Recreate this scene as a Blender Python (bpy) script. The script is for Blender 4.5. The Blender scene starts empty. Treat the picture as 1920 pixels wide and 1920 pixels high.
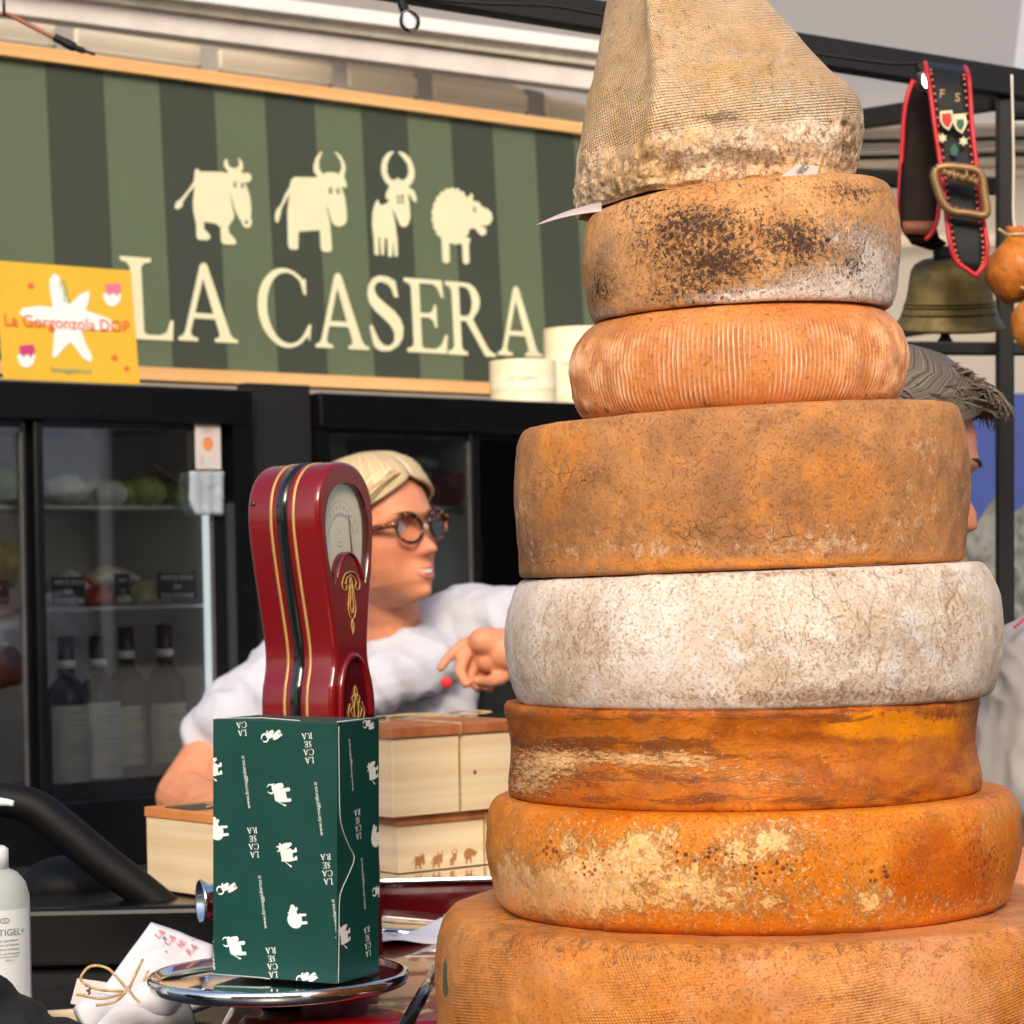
import bpy, bmesh, math, random
from mathutils import Vector, Matrix, noise
from mathutils.geometry import tessellate_polygon
random.seed(7)
S = bpy.context.scene
C = S.collection
PI = math.pi
def R(d): return math.radians(d)

# ------------------------------------------------------------------ camera, light, exposure
EYE = 1.55; FPX = 4830.0; ROLL = R(1.2); HC = 1075.0
cr, sr = math.cos(ROLL), math.sin(ROLL)
RT = Vector((cr, 0, -sr)); UP = Vector((sr, 0, cr)); FW = Vector((0, 1, 0))
CAMLOC = Vector((0, 0, EYE))
cd = bpy.data.cameras.new('camera'); cam = bpy.data.objects.new('camera', cd); C.objects.link(cam)
cam.matrix_world = Matrix(((RT.x, UP.x, 0, 0), (RT.y, UP.y, -1, 0), (RT.z, UP.z, 0, EYE), (0, 0, 0, 1)))
cd.sensor_width = 36; cd.lens = 36*FPX/1920; cd.shift_y = (HC-960)/1920
cd.clip_start = .05; cd.clip_end = 400
cd.dof.use_dof = True; cd.dof.focus_distance = 2.08; cd.dof.aperture_fstop = 16
S.camera = cam
w = bpy.data.worlds.new('World'); S.world = w; w.use_nodes = True
wn = w.node_tree; bg = wn.nodes['Background']; sky = wn.nodes.new('ShaderNodeTexSky')
sky.sky_type = 'NISHITA'; sky.sun_disc = False
SUN_EL, SUN_AZ = R(31), R(-178)          # azimuth measured from +Y towards +X: the sun stands behind the camera, to the left
sky.sun_elevation = SUN_EL; sky.sun_rotation = SUN_AZ
sky.dust_density = 4.0; sky.air_density = 1.0; sky.ozone_density = .6
wn.links.new(sky.outputs[0], bg.inputs[0]); bg.inputs[1].default_value = .15
sl = bpy.data.lights.new('sun', 'SUN'); so = bpy.data.objects.new('sun', sl); C.objects.link(so)
sl.energy = 1.5; sl.angle = R(16); sl.color = (1, .88, .73)
sdir = Vector((math.sin(SUN_AZ)*math.cos(SUN_EL), math.cos(SUN_AZ)*math.cos(SUN_EL), math.sin(SUN_EL)))
so.rotation_euler = sdir.to_track_quat('Z', 'Y').to_euler()
S.view_settings.view_transform = 'Standard'; S.view_settings.look = 'None'
S.view_settings.gamma = 1; S.view_settings.use_curve_mapping = False
S.view_settings.exposure = 0.66
S.render.engine = 'CYCLES'
S.cycles.max_bounces = 10; S.cycles.transparent_max_bounces = 16

# ------------------------------------------------------------------ helpers
def P(px, py, D):
    """world point seen at photo pixel (px,py) at distance D in front of the camera"""
    return CAMLOC + D*((px-960)/FPX*RT + (HC-py)/FPX*UP + FW)
def proj(p):
    q = p - CAMLOC; D = q.y
    return 960 + FPX*q.dot(RT)/D, HC - FPX*q.dot(UP)/D
class Plane:
    """u to the right, v up, n towards the viewer; at(px,py,w) -> local (u,v) on the plane shifted w along n"""
    def __init__(s, O, u, v):
        s.O = Vector(O); s.u = Vector(u).normalized(); s.v = Vector(v).normalized(); s.n = s.u.cross(s.v).normalized()
        if s.n.y > 0: s.n = -s.n
        s.v = (s.v - s.v.dot(s.u)*s.u).normalized()
    def at(s, px, py, w=0):
        d = P(px, py, 1) - CAMLOC; o = s.O + s.n*w
        t = (o-CAMLOC).dot(s.n)/d.dot(s.n); h = CAMLOC + d*t - o
        return h.dot(s.u), h.dot(s.v)
    def W(s, u, v, w=0): return s.O + s.u*u + s.v*v + s.n*w

def lin(c):
    def f(x):
        x /= 255.; return x/12.92 if x <= .04045 else ((x+.055)/1.055)**2.4
    return (f(c[0]), f(c[1]), f(c[2]), 1)

class NT:
    def __init__(s, name):
        m = bpy.data.materials.new(name); m.use_nodes = True; s.m = m; s.t = m.node_tree
        s.b = s.t.nodes['Principled BSDF']; s.out = s.t.nodes['Material Output']
    def n(s, typ, **k):
        nd = s.t.nodes.new('ShaderNode'+typ)
        for a, v in k.items(): setattr(nd, a, v)
        return nd
    def l(s, a, b): s.t.links.new(a, b)
    def inp(s, sock, v):
        if hasattr(v, 'is_output') or isinstance(v, bpy.types.NodeSocket): s.l(v, sock)
        else: sock.default_value = v
    def math(s, op, a, b=0., c=0., clamp=False):
        nd = s.n('Math', operation=op, use_clamp=clamp)
        s.inp(nd.inputs[0], a); s.inp(nd.inputs[1], b); s.inp(nd.inputs[2], c); return nd.outputs[0]
    def mix(s, f, a, b, mode='MIX'):
        nd = s.n('MixRGB', blend_type=mode); s.inp(nd.inputs[0], f); s.inp(nd.inputs[1], a); s.inp(nd.inputs[2], b); return nd.outputs[0]
    def noise(s, vec, scale, detail=6., rough=.6, dist=0.):
        nd = s.n('TexNoise'); s.l(vec, nd.inputs['Vector']); nd.inputs['Scale'].default_value = scale
        nd.inputs['Detail'].default_value = detail; nd.inputs['Roughness'].default_value = rough; nd.inputs['Distortion'].default_value = dist
        return nd.outputs['Fac']
    def voro(s, vec, scale, feat='F1', out='Distance'):
        nd = s.n('TexVoronoi', feature=feat); s.l(vec, nd.inputs['Vector']); nd.inputs['Scale'].default_value = scale
        return nd.outputs[out]
    def ss(s, x, a, b):
        nd = s.n('MapRange', interpolation_type='SMOOTHSTEP'); s.inp(nd.inputs[0], x)
        nd.inputs[1].default_value = a; nd.inputs[2].default_value = b; return nd.outputs[0]
    def obj(s): return s.n('TexCoord').outputs['Object']
    def uv(s): return s.n('UVMap').outputs[0]
    def attr(s, name): return s.n('Attribute', attribute_name=name).outputs['Fac']
    def mapping(s, vec, sc):
        nd = s.n('Mapping'); s.l(vec, nd.inputs[0]); nd.inputs['Scale'].default_value = sc; return nd.outputs[0]
    def bump(s, h, dist, strength=1., prev=None):
        nd = s.n('Bump'); s.l(h, nd.inputs['Height']); nd.inputs['Distance'].default_value = dist; nd.inputs['Strength'].default_value = strength
        if prev is not None: s.l(prev, nd.inputs['Normal'])
        return nd.outputs[0]

_M = {}
def mat(name, c, rough=.6, metal=0., var=.08, vs=12., bump=0., bs=60., spec=.5, coat=0., trans=None, sss=0.):
    """plain surface with a little uneven colour, gloss and relief"""
    if name in _M: return _M[name]
    t = NT(name); v = t.obj(); n = t.noise(v, vs, 5.)
    c = lin(c); dark = tuple(x*(1-var*2) for x in c[:3])+(1,); lite = tuple(min(1, x*(1+var)) for x in c[:3])+(1,)
    t.l(t.mix(t.ss(n, .3, .7), dark, lite), t.b.inputs['Base Color'])
    t.l(t.math('MULTIPLY_ADD', t.noise(v, vs*3), .15, max(.0, rough-.075)), t.b.inputs['Roughness'])
    t.b.inputs['Metallic'].default_value = metal; t.b.inputs['Specular IOR Level'].default_value = spec
    t.b.inputs['Coat Weight'].default_value = coat; t.b.inputs['Coat Roughness'].default_value = .04
    if sss: t.b.inputs['Subsurface Weight'].default_value = sss; t.b.inputs['Subsurface Radius'].default_value = (.012, .004, .002)
    if bump: t.l(t.bump(t.noise(v, bs, 4.), bump), t.b.inputs['Normal'])
    if trans:
        tr = t.n('BsdfTranslucent'); tr.inputs[0].default_value = c; mx = t.n('MixShader'); mx.inputs[0].default_value = trans
        t.l(t.b.outputs[0], mx.inputs[1]); t.l(tr.outputs[0], mx.inputs[2]); t.l(mx.outputs[0], t.out.inputs[0])
    _M[name] = t.m; return t.m
def wood(name, c1, c2, sc=(3, 60, 60), rough=.55, rot=None):
    if name in _M: return _M[name]
    t = NT(name); v = t.mapping(t.obj(), sc); n = t.noise(v, 1., 6., .6, .6)
    wv = t.n('TexWave', wave_type='BANDS', bands_direction='Z'); t.l(v, wv.inputs[0]); wv.inputs['Scale'].default_value = .35
    wv.inputs['Distortion'].default_value = 9.; wv.inputs['Detail'].default_value = 3.; wv.inputs['Scale'].default_value = .22
    f = t.math('ADD', t.math('MULTIPLY', n, .8), t.math('MULTIPLY', wv.outputs['Fac'], .2))
    t.l(t.mix(t.ss(f, .2, .8), lin(c1), lin(c2)), t.b.inputs['Base Color']); t.b.inputs['Roughness'].default_value = rough
    t.l(t.bump(f, .0003), t.b.inputs['Normal']); _M[name] = t.m; return t.m
def glass(name, tint=(255, 255, 255), refl=1.0):
    if name in _M: return _M[name]
    t = NT(name); tr = t.n('BsdfTransparent'); tr.inputs[0].default_value = lin(tint); g = t.n('BsdfGlossy'); g.inputs['Roughness'].default_value = .02
    fr = t.n('Fresnel'); fr.inputs[0].default_value = 1.5
    mx = t.n('MixShader'); t.l(t.math('MULTIPLY', fr.outputs[0], refl, clamp=True), mx.inputs[0]); t.l(tr.outputs[0], mx.inputs[1]); t.l(g.outputs[0], mx.inputs[2])
    t.l(mx.outputs[0], t.out.inputs[0]); _M[name] = t.m; return t.m
def emis(name, c, e):
    if name in _M: return _M[name]
    t = NT(name); t.b.inputs['Emission Color'].default_value = lin(c); t.b.inputs['Emission Strength'].default_value = e
    _M[name] = t.m; return t.m
def chrome(): 
    if 'chrome' in _M: return _M['chrome']
    t = NT('chrome'); t.b.inputs['Metallic'].default_value = 1; t.b.inputs['Base Color'].default_value = (.82, .82, .82, 1)
    t.l(t.math('MULTIPLY_ADD', t.noise(t.obj(), 30.), .08, .03), t.b.inputs['Roughness']); _M['chrome'] = t.m; return t.m

def mesh(name, verts, faces, m, parent=None, smooth=True, uvs=None):
    me = bpy.data.meshes.new(name); me.from_pydata([tuple(v) for v in verts], [], faces)
    if uvs is not None:
        ul = me.uv_layers.new(name='UVMap'); 
        li = [0]*len(me.loops); me.loops.foreach_get('vertex_index', li)
        flat = []
        for i in li: flat += uvs[i]
        ul.data.foreach_set('uv', flat)
    me.materials.append(m)
    if smooth: me.polygons.foreach_set('use_smooth', [True]*len(me.polygons))
    me.update(); o = bpy.data.objects.new(name, me); C.objects.link(o)
    if parent: attach(o, parent)
    return o
def bmobj(name, bm, m, parent=None, smooth=False):
    bmesh.ops.recalc_face_normals(bm, faces=bm.faces)
    me = bpy.data.meshes.new(name); bm.to_mesh(me); bm.free(); me.materials.append(m)
    if smooth: me.polygons.foreach_set('use_smooth', [True]*len(me.polygons))
    o = bpy.data.objects.new(name, me); C.objects.link(o)
    if parent: attach(o, parent)
    return o
def attach(o, parent):
    o.parent = parent; o.matrix_parent_inverse = parent_world(parent).inverted()
def parent_world(p): return p.matrix_basis          # every child keeps its own world coordinates
def thing(name, label, cat, loc=(0, 0, 0), group=None):
    o = bpy.data.objects.new(name, None); o.empty_display_size = .05; C.objects.link(o); o.location = loc
    return tag(o, label, cat, group)
def tag(o, label, cat, group=None):
    o['label'] = label; o['category'] = cat
    if group: o['group'] = group
    return o
def struct(o): o['kind'] = 'structure'; return o
def box_bm(c, dims, ax=None, bev=0., seg=2, bm=None):
    """box centred at c, dims along the axes ax (3 vectors)"""
    new = bm is None
    if new: bm = bmesh.new()
    r = bmesh.ops.create_cube(bm, size=1); vs = r['verts']
    for v in vs: v.co = Vector((v.co.x*dims[0], v.co.y*dims[1], v.co.z*dims[2]))
    if bev:
        es = list({e for v in vs for e in v.link_edges})
        g = bmesh.ops.bevel(bm, geom=es, offset=bev, segments=seg, affect='EDGES', profile=.5)
        vs = list({v for f in g['faces'] for v in f.verts} | {v for v in vs if v.is_valid})
    if ax is None: ax = (Vector((1, 0, 0)), Vector((0, 1, 0)), Vector((0, 0, 1)))
    for v in vs: v.co = Vector(c) + ax[0]*v.co.x + ax[1]*v.co.y + ax[2]*v.co.z
    return bm
def box(name, c, dims, m, parent=None, ax=None, bev=0., seg=2, smooth=False):
    o = bmobj(name, box_bm(c, dims, ax, bev, seg), m, parent, smooth); return o
def pbox(name, pl, u0, u1, v0, v1, w0, w1, m, parent=None, bev=0.):
    """box given in the local coordinates of a Plane"""
    return box(name, pl.W((u0+u1)/2, (v0+v1)/2, (w0+w1)/2), (abs(u1-u0), abs(v1-v0), abs(w1-w0)), m, parent, (pl.u, pl.v, pl.n), bev)
def loft(rings, closed=True, caps=True):
    """rings: list of equal length point lists -> verts, faces"""
    n = len(rings[0]); vs = [p for r in rings for p in r]; fs = []
    for i in range(len(rings)-1):
        for j in range(n if closed else n-1):
            a, b = i*n+j, i*n+(j+1) % n; fs.append((a, b, b+n, a+n))
    if caps and closed: fs.append(tuple(reversed(range(n)))); fs.append(tuple((len(rings)-1)*n+j for j in range(n)))
    return vs, fs
def frame(d):
    d = d.normalized(); a = Vector((0, 0, 1)) if abs(d.z) < .9 else Vector((1, 0, 0))
    x = d.cross(a).normalized(); return x, d.cross(x).normalized()
def tube(pts, r, n=8):
    """swept tube; r a number or a list"""
    pts = [Vector(p) for p in pts]; rings = []; px = None
    for i, p in enumerate(pts):
        d = (pts[min(i+1, len(pts)-1)] - pts[max(i-1, 0)])
        if d.length < 1e-9: d = Vector((0, 0, 1))
        d.normalize()
        if px is None: x, y = frame(d)
        else: x = (px - d*px.dot(d)).normalized(); y = d.cross(x)
        px = x; rr = r[i] if isinstance(r, (list, tuple)) else r
        rings.append([p + (x*math.cos(a*2*PI/n) + y*math.sin(a*2*PI/n))*rr for a in range(n)])
    return loft(rings)
def tubeobj(name, pts, r, m, parent=None, n=8):
    v, f = tube(pts, r, n); return mesh(name, v, f, m, parent)
def merge(parts):
    V, F = [], []
    for v, f in parts:
        k = len(V); V += list(v); F += [tuple(i+k for i in q) for q in f]
    return V, F
def spline(pts, k=8):
    """Catmull-Rom through points"""
    pts = [Vector(p) for p in pts]; out = []
    for i in range(len(pts)-1):
        a, b, c, d = pts[max(i-1, 0)], pts[i], pts[i+1], pts[min(i+2, len(pts)-1)]
        for j in range(k):
            t = j/k; out.append(.5*((2*b) + (c-a)*t + (2*a-5*b+4*c-d)*t*t + (3*b-a-3*c+d)*t**3))
    out.append(pts[-1]); return out
def lathe(prof, org, n=48, ax=Vector((0, 0, 1))):
    """prof: (r, h) pairs from bottom to top"""
    x, y = frame(ax); ax = ax.normalized(); org = Vector(org)
    rings = [[org + ax*h + (x*math.cos(2*PI*k/n) + y*math.sin(2*PI*k/n))*max(r, 1e-5) for k in range(n)] for r, h in prof]
    return loft(rings)
def flat(polys, f, name, m, parent=None, clip=None):
    """filled 2D outline (first polygon the outline, others holes), mapped to 3D by f(x,y)"""
    vl = [[Vector((x, y, 0)) for x, y in p] for p in polys]
    tris = tessellate_polygon(vl); pts = [q for p in polys for q in p]
    return [pts, tris]
def flatmesh(items, f, name, m, parent=None, clip=None):
    """items: list of (pts2d, tris); clip=(x0,x1,y0,y1) in 2D"""
    bm = bmesh.new()
    for pts, tris in items:
        vs = [bm.verts.new((x, y, 0)) for x, y in pts]
        for t in tris:
            try: bm.faces.new([vs[i] for i in t])
            except ValueError: pass
    if clip:
        for co, no in (((clip[0], 0, 0), (-1, 0, 0)), ((clip[1], 0, 0), (1, 0, 0)), ((0, clip[2], 0), (0, -1, 0)), ((0, clip[3], 0), (0, 1, 0))):
            bmesh.ops.bisect_plane(bm, geom=list(bm.verts)+list(bm.edges)+list(bm.faces), plane_co=co, plane_no=no, clear_outer=True)
    if not bm.faces: bm.free(); return None
    for v in bm.verts: v.co = f(v.co.x, v.co.y)
    me = bpy.data.meshes.new(name); bm.to_mesh(me); bm.free(); me.materials.append(m)
    o = bpy.data.objects.new(name, me); C.objects.link(o)
    if parent: attach(o, parent)
    return o
def tess(polys):
    vl = [[Vector((x, y, 0)) for x, y in p] for p in polys]
    return [q for p in polys for q in p], [tuple(t) for t in tessellate_polygon(vl)]
def xf(item, sx=1, sy=1, rot=0, dx=0, dy=0):
    c, s = math.cos(rot), math.sin(rot); o = []
    for x, y in item[0]:
        x *= sx; y *= sy; o.append((x*c-y*s+dx, x*s+y*c+dy))
    return o, item[1]
_T = {}
def text(s, h=1., italic=0., bold=0.):
    """string as flat triangles, cap height h, centred"""
    k = (s, italic, bold)
    if k not in _T:
        cu = bpy.data.curves.new('t', 'FONT'); cu.body = s; cu.size = 1.; cu.resolution_u = 3; cu.shear = italic; cu.offset = bold
        cu.align_x = 'CENTER'; o = bpy.data.objects.new('t', cu); C.objects.link(o)
        bpy.context.view_layer.update(); me = o.evaluated_get(bpy.context.evaluated_depsgraph_get()).to_mesh()
        pts = [(v.co.x, v.co.y-.35) for v in me.vertices]; tr = [tuple(p.vertices) for p in me.polygons]
        bpy.data.objects.remove(o); bpy.data.curves.remove(cu); _T[k] = (pts, tr)
    pts, tr = _T[k]; sc = h/.7
    return [(x*sc, y*sc) for x, y in pts], tr
def bake(parts, name, m, voxel=.003, smooth=6, post=None, parent=None):
    """joins overlapping closed pieces into one continuous skin"""
    V, F = merge(parts); me = bpy.data.meshes.new(name); me.from_pydata([tuple(v) for v in V], [], F)
    o = bpy.data.objects.new(name, me); C.objects.link(o)
    r = o.modifiers.new('r', 'REMESH'); r.mode = 'VOXEL'; r.voxel_size = voxel; r.use_smooth_shade = True
    s = o.modifiers.new('s', 'SMOOTH'); s.iterations = smooth; s.factor = .5
    bpy.context.view_layer.update()
    nm = bpy.data.meshes.new_from_object(o.evaluated_get(bpy.context.evaluated_depsgraph_get()))
    bpy.data.objects.remove(o); nm.name = name
    if post: post(nm)
    nm.materials.clear(); nm.materials.append(m); nm.polygons.foreach_set('use_smooth', [True]*len(nm.polygons))
    o = bpy.data.objects.new(name, nm); C.objects.link(o)
    if parent: attach(o, parent)
    return o
def capsule(a, b, ra, rb, n=20, k=5):
    a, b = Vector(a), Vector(b); d = (b-a); L = d.length; d.normalize()
    pr = [(ra*math.sin(PI/2*i/k), -ra*math.cos(PI/2*i/k)) for i in range(k)] + [(ra+(rb-ra)*i/6, L*i/6) for i in range(7)] + [(rb*math.cos(PI/2*i/k), L+rb*math.sin(PI/2*i/k)) for i in range(1, k+1)]
    return lathe(pr, a, n, d)
def chain(pts, rs, n=16):
    return [capsule(pts[i], pts[i+1], rs[i], rs[i+1], n) for i in range(len(pts)-1)]
def ell(c, r, ax=None, n=24, m=14, f=None):
    if ax is None: ax = (Vector((1, 0, 0)), Vector((0, 1, 0)), Vector((0, 0, 1)))
    rings = []
    for i in range(m+1):
        th = PI*i/m; rr = max(math.sin(th), 1e-3); z = -math.cos(th)
        rings.append([Vector(c)+ax[0]*(r[0]*rr*math.cos(2*PI*k/n))+ax[1]*(r[1]*rr*math.sin(2*PI*k/n))+ax[2]*(r[2]*z) for k in range(n)])
    return loft(rings)
def nz(p, s, o=4): return noise.fractal(Vector(p)*s, 1., 2., o, noise_basis='PERLIN_ORIGINAL')

# ------------------------------------------------------------------ the cheese tower
DT = 2.1; PX = DT/FPX
def cheese_mat(name, ramp, layers, bumps, rough=.62, nscale=9., coat=0., weave=None, ridge=False, spec=.18, flk=.45, mud=.42, val=1.13, sat=1.03, fine=.1, sq=(1, 1, 1)):
    t = NT(name); v = t.obj(); vv = t.mapping(v, sq) if sq != (1, 1, 1) else v
    n = t.noise(vv, nscale, 9., .68, .3)
    cr_ = t.n('ValToRGB'); el = cr_.color_ramp.elements
    el[0].position, el[0].color = ramp[0][0], lin(ramp[0][1]); el[1].position, el[1].color = ramp[-1][0], lin(ramp[-1][1])
    for p_, c_ in ramp[1:-1]:
        e = el.new(p_); e.color = lin(c_)
    t.l(n, cr_.inputs[0]); col = cr_.outputs[0]
    h = t.math('MULTIPLY', n, .5)
    for L in layers:
        kind = L.get('kind', 'noise'); sv = t.mapping(v, L['sq']) if 'sq' in L else v
        if kind == 'noise': q = t.noise(sv, L['s'], L.get('d', 8.), L.get('r', .7), L.get('dist', .4))
        elif kind == 'cell': q = t.math('SUBTRACT', 1., t.voro(sv, L['s']))
        elif kind == 'crack':
            nz_ = t.n('TexNoise'); t.l(v, nz_.inputs[0]); nz_.inputs['Scale'].default_value = 30.; nz_.inputs['Detail'].default_value = 5.
            wv = t.n('VectorMath', operation='MULTIPLY_ADD'); t.l(nz_.outputs['Color'], wv.inputs[0]); wv.inputs[1].default_value = (.03, .03, .03); t.l(sv, wv.inputs[2])
            q = t.math('SUBTRACT', 1., t.voro(wv.outputs[0], L['s'], 'DISTANCE_TO_EDGE'))
        if 'attr' in L: q = t.math('MULTIPLY_ADD', t.attr(L['attr']), L.get('ag', 1.), q)
        if 'mask' in L: q = t.math('ADD', q, t.math('MULTIPLY', t.math('SUBTRACT', t.noise(v, L['mask'], 3.), .5), L.get('mg', 1.)))
        f = t.math('MULTIPLY', t.ss(q, L['t'], L['t']+L.get('w', .06)), L.get('o', 1.))
        if kind == 'crack': f = t.math('MULTIPLY', f, t.ss(t.noise(v, 22., 4.), .46, .6))
        if 'gate' in L: f = t.math('MULTIPLY', f, t.ss(t.attr(L['gate']), .15, .6))
        col = t.mix(f, col, lin(L['c']))
        if 'h' in L: h = t.math('MULTIPLY_ADD', f, L['h'], h)
    # pores and flecks
    po = t.math('MULTIPLY', t.ss(t.noise(v, 380., 5., .75), .54, .66), .42); col = t.mix(po, col, t.mix(.62, col, (.06, .03, .015, 1))); h = t.math('MULTIPLY_ADD', po, -.25, h)
    fk = t.math('MULTIPLY', t.ss(t.noise(v, 300., 5., .75), .62, .7), flk); col = t.mix(fk, col, (.8, .66, .46, 1))
    mo = t.ss(t.noise(v, 30., 6., .7), .42, .66); col = t.mix(t.math('MULTIPLY', mo, mud), col, t.mix(.5, col, (.13, .08, .045, 1)))
    # powder-fine grain
    g = t.noise(v, 420., 3., .7); col = t.mix(fine, col, t.mix(g, (0, 0, 0, 1), (1, 1, 1, 1)), 'OVERLAY')
    tone = t.math('MULTIPLY_ADD', t.math('SUBTRACT', t.noise(v, 7., 5., .6), .5), .55, val)
    hs = t.n('HueSaturation'); hs.inputs['Saturation'].default_value = sat; t.l(tone, hs.inputs['Value']); t.l(col, hs.inputs['Color']); col = t.mix(1., hs.outputs[0], (1., .94, .98, 1), 'MULTIPLY')
    t.l(col, t.b.inputs['Base Color'])
    t.l(t.math('MULTIPLY_ADD', t.noise(v, 60., 5.), .35, rough-.17), t.b.inputs['Roughness'])
    t.b.inputs['Specular IOR Level'].default_value = spec; t.b.inputs['Coat Weight'].default_value = coat; t.b.inputs['Coat Roughness'].default_value = .3
    nb = t.bump(h, .004, .8)
    for s_, d_ in bumps: nb = t.bump(t.noise(v, s_, 6., .7), d_, 1., nb)
    if weave:
        sp = t.n('SeparateXYZ'); t.l(t.uv(), sp.inputs[0])
        k = 2*PI/weave[0]
        wob = t.math('MULTIPLY', t.noise(v, 14., 2.), weave[0]*3.)
        a = t.math('SINE', t.math('MULTIPLY', t.math('ADD', t.math('ADD', sp.outputs[0], t.math('MULTIPLY', sp.outputs[1], .5)), wob), k))
        b = t.math('SINE', t.math('MULTIPLY', t.math('ADD', t.math('SUBTRACT', sp.outputs[1], t.math('MULTIPLY', sp.outputs[0], .12)), wob), k*1.15))
        wv = t.math('MULTIPLY', t.math('ADD', a, b), t.ss(t.math('SUBTRACT', t.noise(v, 11., 4.), t.math('MULTIPLY', t.attr('rough'), .4)), weave[2], weave[2]+.22))
        nb = t.bump(wv, weave[1], 1., nb)
        # grime settles between the threads
        t.l(t.mix(t.math('MULTIPLY', t.ss(wv, -.2, -1.6), weave[3]), col, lin(weave[4])), t.b.inputs['Base Color'])
    if ridge:
        r_ = t.attr('rib')
        t.l(t.mix(t.math('MULTIPLY', r_, .55), col, lin((244, 212, 174))), t.b.inputs['Base Color'])
    t.l(nb, t.b.inputs['Normal']); t.b.inputs['Subsurface Weight'].default_value = .0
    return t.m

def blobs(px, py, lst):
    s = 0.
    for b in lst:
        q = ((px-b[0])/b[2])**2 + ((py-b[1])/b[3])**2
        if q < 6: s += b[4]*math.exp(-q)
    return s
def wheel(label, cx, top, bot, prof, m, st=0., sb=0., nseg=360, nrow=44, disp=.0016, ds=14., masks={}, extra=None, edge=.0, seed=0, flat_bottom=None):
    """prof: (radius in px, height 0..1) up the side, from the bottom rim to the top rim"""
    zt, zb = P(cx, top, DT).z, (P(cx, bot, DT).z if flat_bottom is None else flat_bottom); mx = P(cx, (top+bot)/2, DT).x
    pts = [Vector((r, h, 0)) for r, h in prof]; sm = spline(pts, 10)
    # resample by arc length
    H = (top-bot)*-1.
    cum = [0.]
    for i in range(1, len(sm)): cum.append(cum[-1] + math.hypot(sm[i].x-sm[i-1].x, (sm[i].y-sm[i-1].y)*H))
    rows = []
    for k in range(nrow+1):
        s_ = cum[-1]*k/nrow; i = 1
        while i < len(sm)-1 and cum[i] < s_: i += 1
        f = (s_-cum[i-1])/max(cum[i]-cum[i-1], 1e-9); q = sm[i-1].lerp(sm[i], f); rows.append((q.x, q.y, s_*PX))
    capr = [.15, .4, .62, .78, .88, .95]
    r0, r1 = rows[0][0], rows[-1][0]
    allr = [(r0*c, 0., -r0*PX*(1-c), 0) for c in capr] + [(a, b, c, 1) for a, b, c in rows] + [(r1*c, 1., rows[-1][2]+r1*PX*(1-c), 2) for c in reversed(capr)]
    V, UV = [], []; M = {k: [] for k in list(masks)+['rib', 'rough']}
    org = Vector((mx, DT, 0))
    for r, h, arc, part in allr:
        for k in range(nseg):
            a = 2*PI*k/nseg; ca, sa = math.cos(a), math.sin(a); rr = r*PX
            x, y = rr*ca, rr*sa; z0 = zb + sb*x; z1 = zt + st*x; z = z0 + (z1-z0)*h
            p = Vector((mx+x, DT+y, z)); q = p + Vector((seed*3.7, seed*1.3, 0))
            e = nz(q, ds*.35, 3)*disp*3.2 + nz(q, ds*3, 4)*disp*.5 + nz(q, ds*11, 2)*disp*.16
            px, py = proj(p)
            rib = 0.
            if extra: de, rib, zz = extra(a, h, part, p, px, py); e += de; p.z += zz
            if part == 1:
                g = min(1., min(h, 1-h)*6+.25); p += Vector((ca, sa, 0))*e; p.z += nz(q, ds*2, 3)*disp*.5*(1-g)
            elif part == 2: p.z += nz(q, ds*3, 4)*disp*.35*min(1, (1-r/r1)*6)
            V.append(p)
            UV.append((a*r1*PX, arc))
            for kk, l in masks.items(): M[kk].append(blobs(px, py, l) if p.y < DT+.03 else .25*nz(p, 8))
            M['rib'].append(rib); M['rough'].append(0.)
    V = [v-org for v in V]
    n = nseg; F = []
    for i in range(len(allr)-1):
        for j in range(n):
            a, b = i*n+j, i*n+(j+1) % n; F.append((a, b, b+n, a+n))
    F.append(tuple(reversed(range(n)))); F.append(tuple((len(allr)-1)*n+j for j in range(n)))
    o = mesh('aged_cheese', V, F, m, uvs=UV); o.location = org
    for kk, l in M.items():
        at = o.data.attributes.new(kk, 'FLOAT', 'POINT'); at.data.foreach_set('value', l)
    return tag(o, label, 'cheese', 'cheeses stacked in the tower')

COUNTER = EYE - .42
def cut7(a, h, part, p, px, py):          # slanted knife nick and dents in the rim
    d = 0.
    if part == 1:
        x0 = 1142 - (py-1620)*.13; t_ = abs(px-x0)
        if 1610 < py < 1745 and p.y < DT and t_ < 14: d -= .0035*math.exp(-(t_/4.)**2)*min(1, (py-1610)/50)
    return d, 0., 0.
m8 = cheese_mat('rind_orange_large', [(.25, (164, 94, 42)), (.45, (196, 124, 58)), (.6, (208, 142, 76)), (.8, (220, 162, 104))],
    [dict(s=40., t=.54, w=.14, c=(176, 100, 46), o=.45, r=.8), dict(s=110., t=.6, w=.06, c=(244, 190, 130), o=.4, h=.1),
     dict(s=12., t=.5, w=.25, attr='dust', ag=.5, c=(214, 160, 120), o=.5), dict(s=150., t=.60, w=.08, c=(120, 76, 42), o=.8, attr='dirt', ag=.14, r=.8),
     dict(s=50., t=.6, w=.1, c=(146, 92, 50), o=.6, attr='dirt', ag=.14, r=.8), dict(s=240., t=.66, w=.05, c=(140, 70, 30), o=.6),
     dict(s=14., t=.85, w=.06, c=(46, 84, 62), o=.9, attr='green', ag=.9)],
    [(90., .0006), (400., .0003)], rough=.42, coat=.04, weave=(.0026, .00024, .38, .12, (150, 84, 46)))
def c8x(a, h, part, p, px, py):
    return 0., 0., 0.
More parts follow.
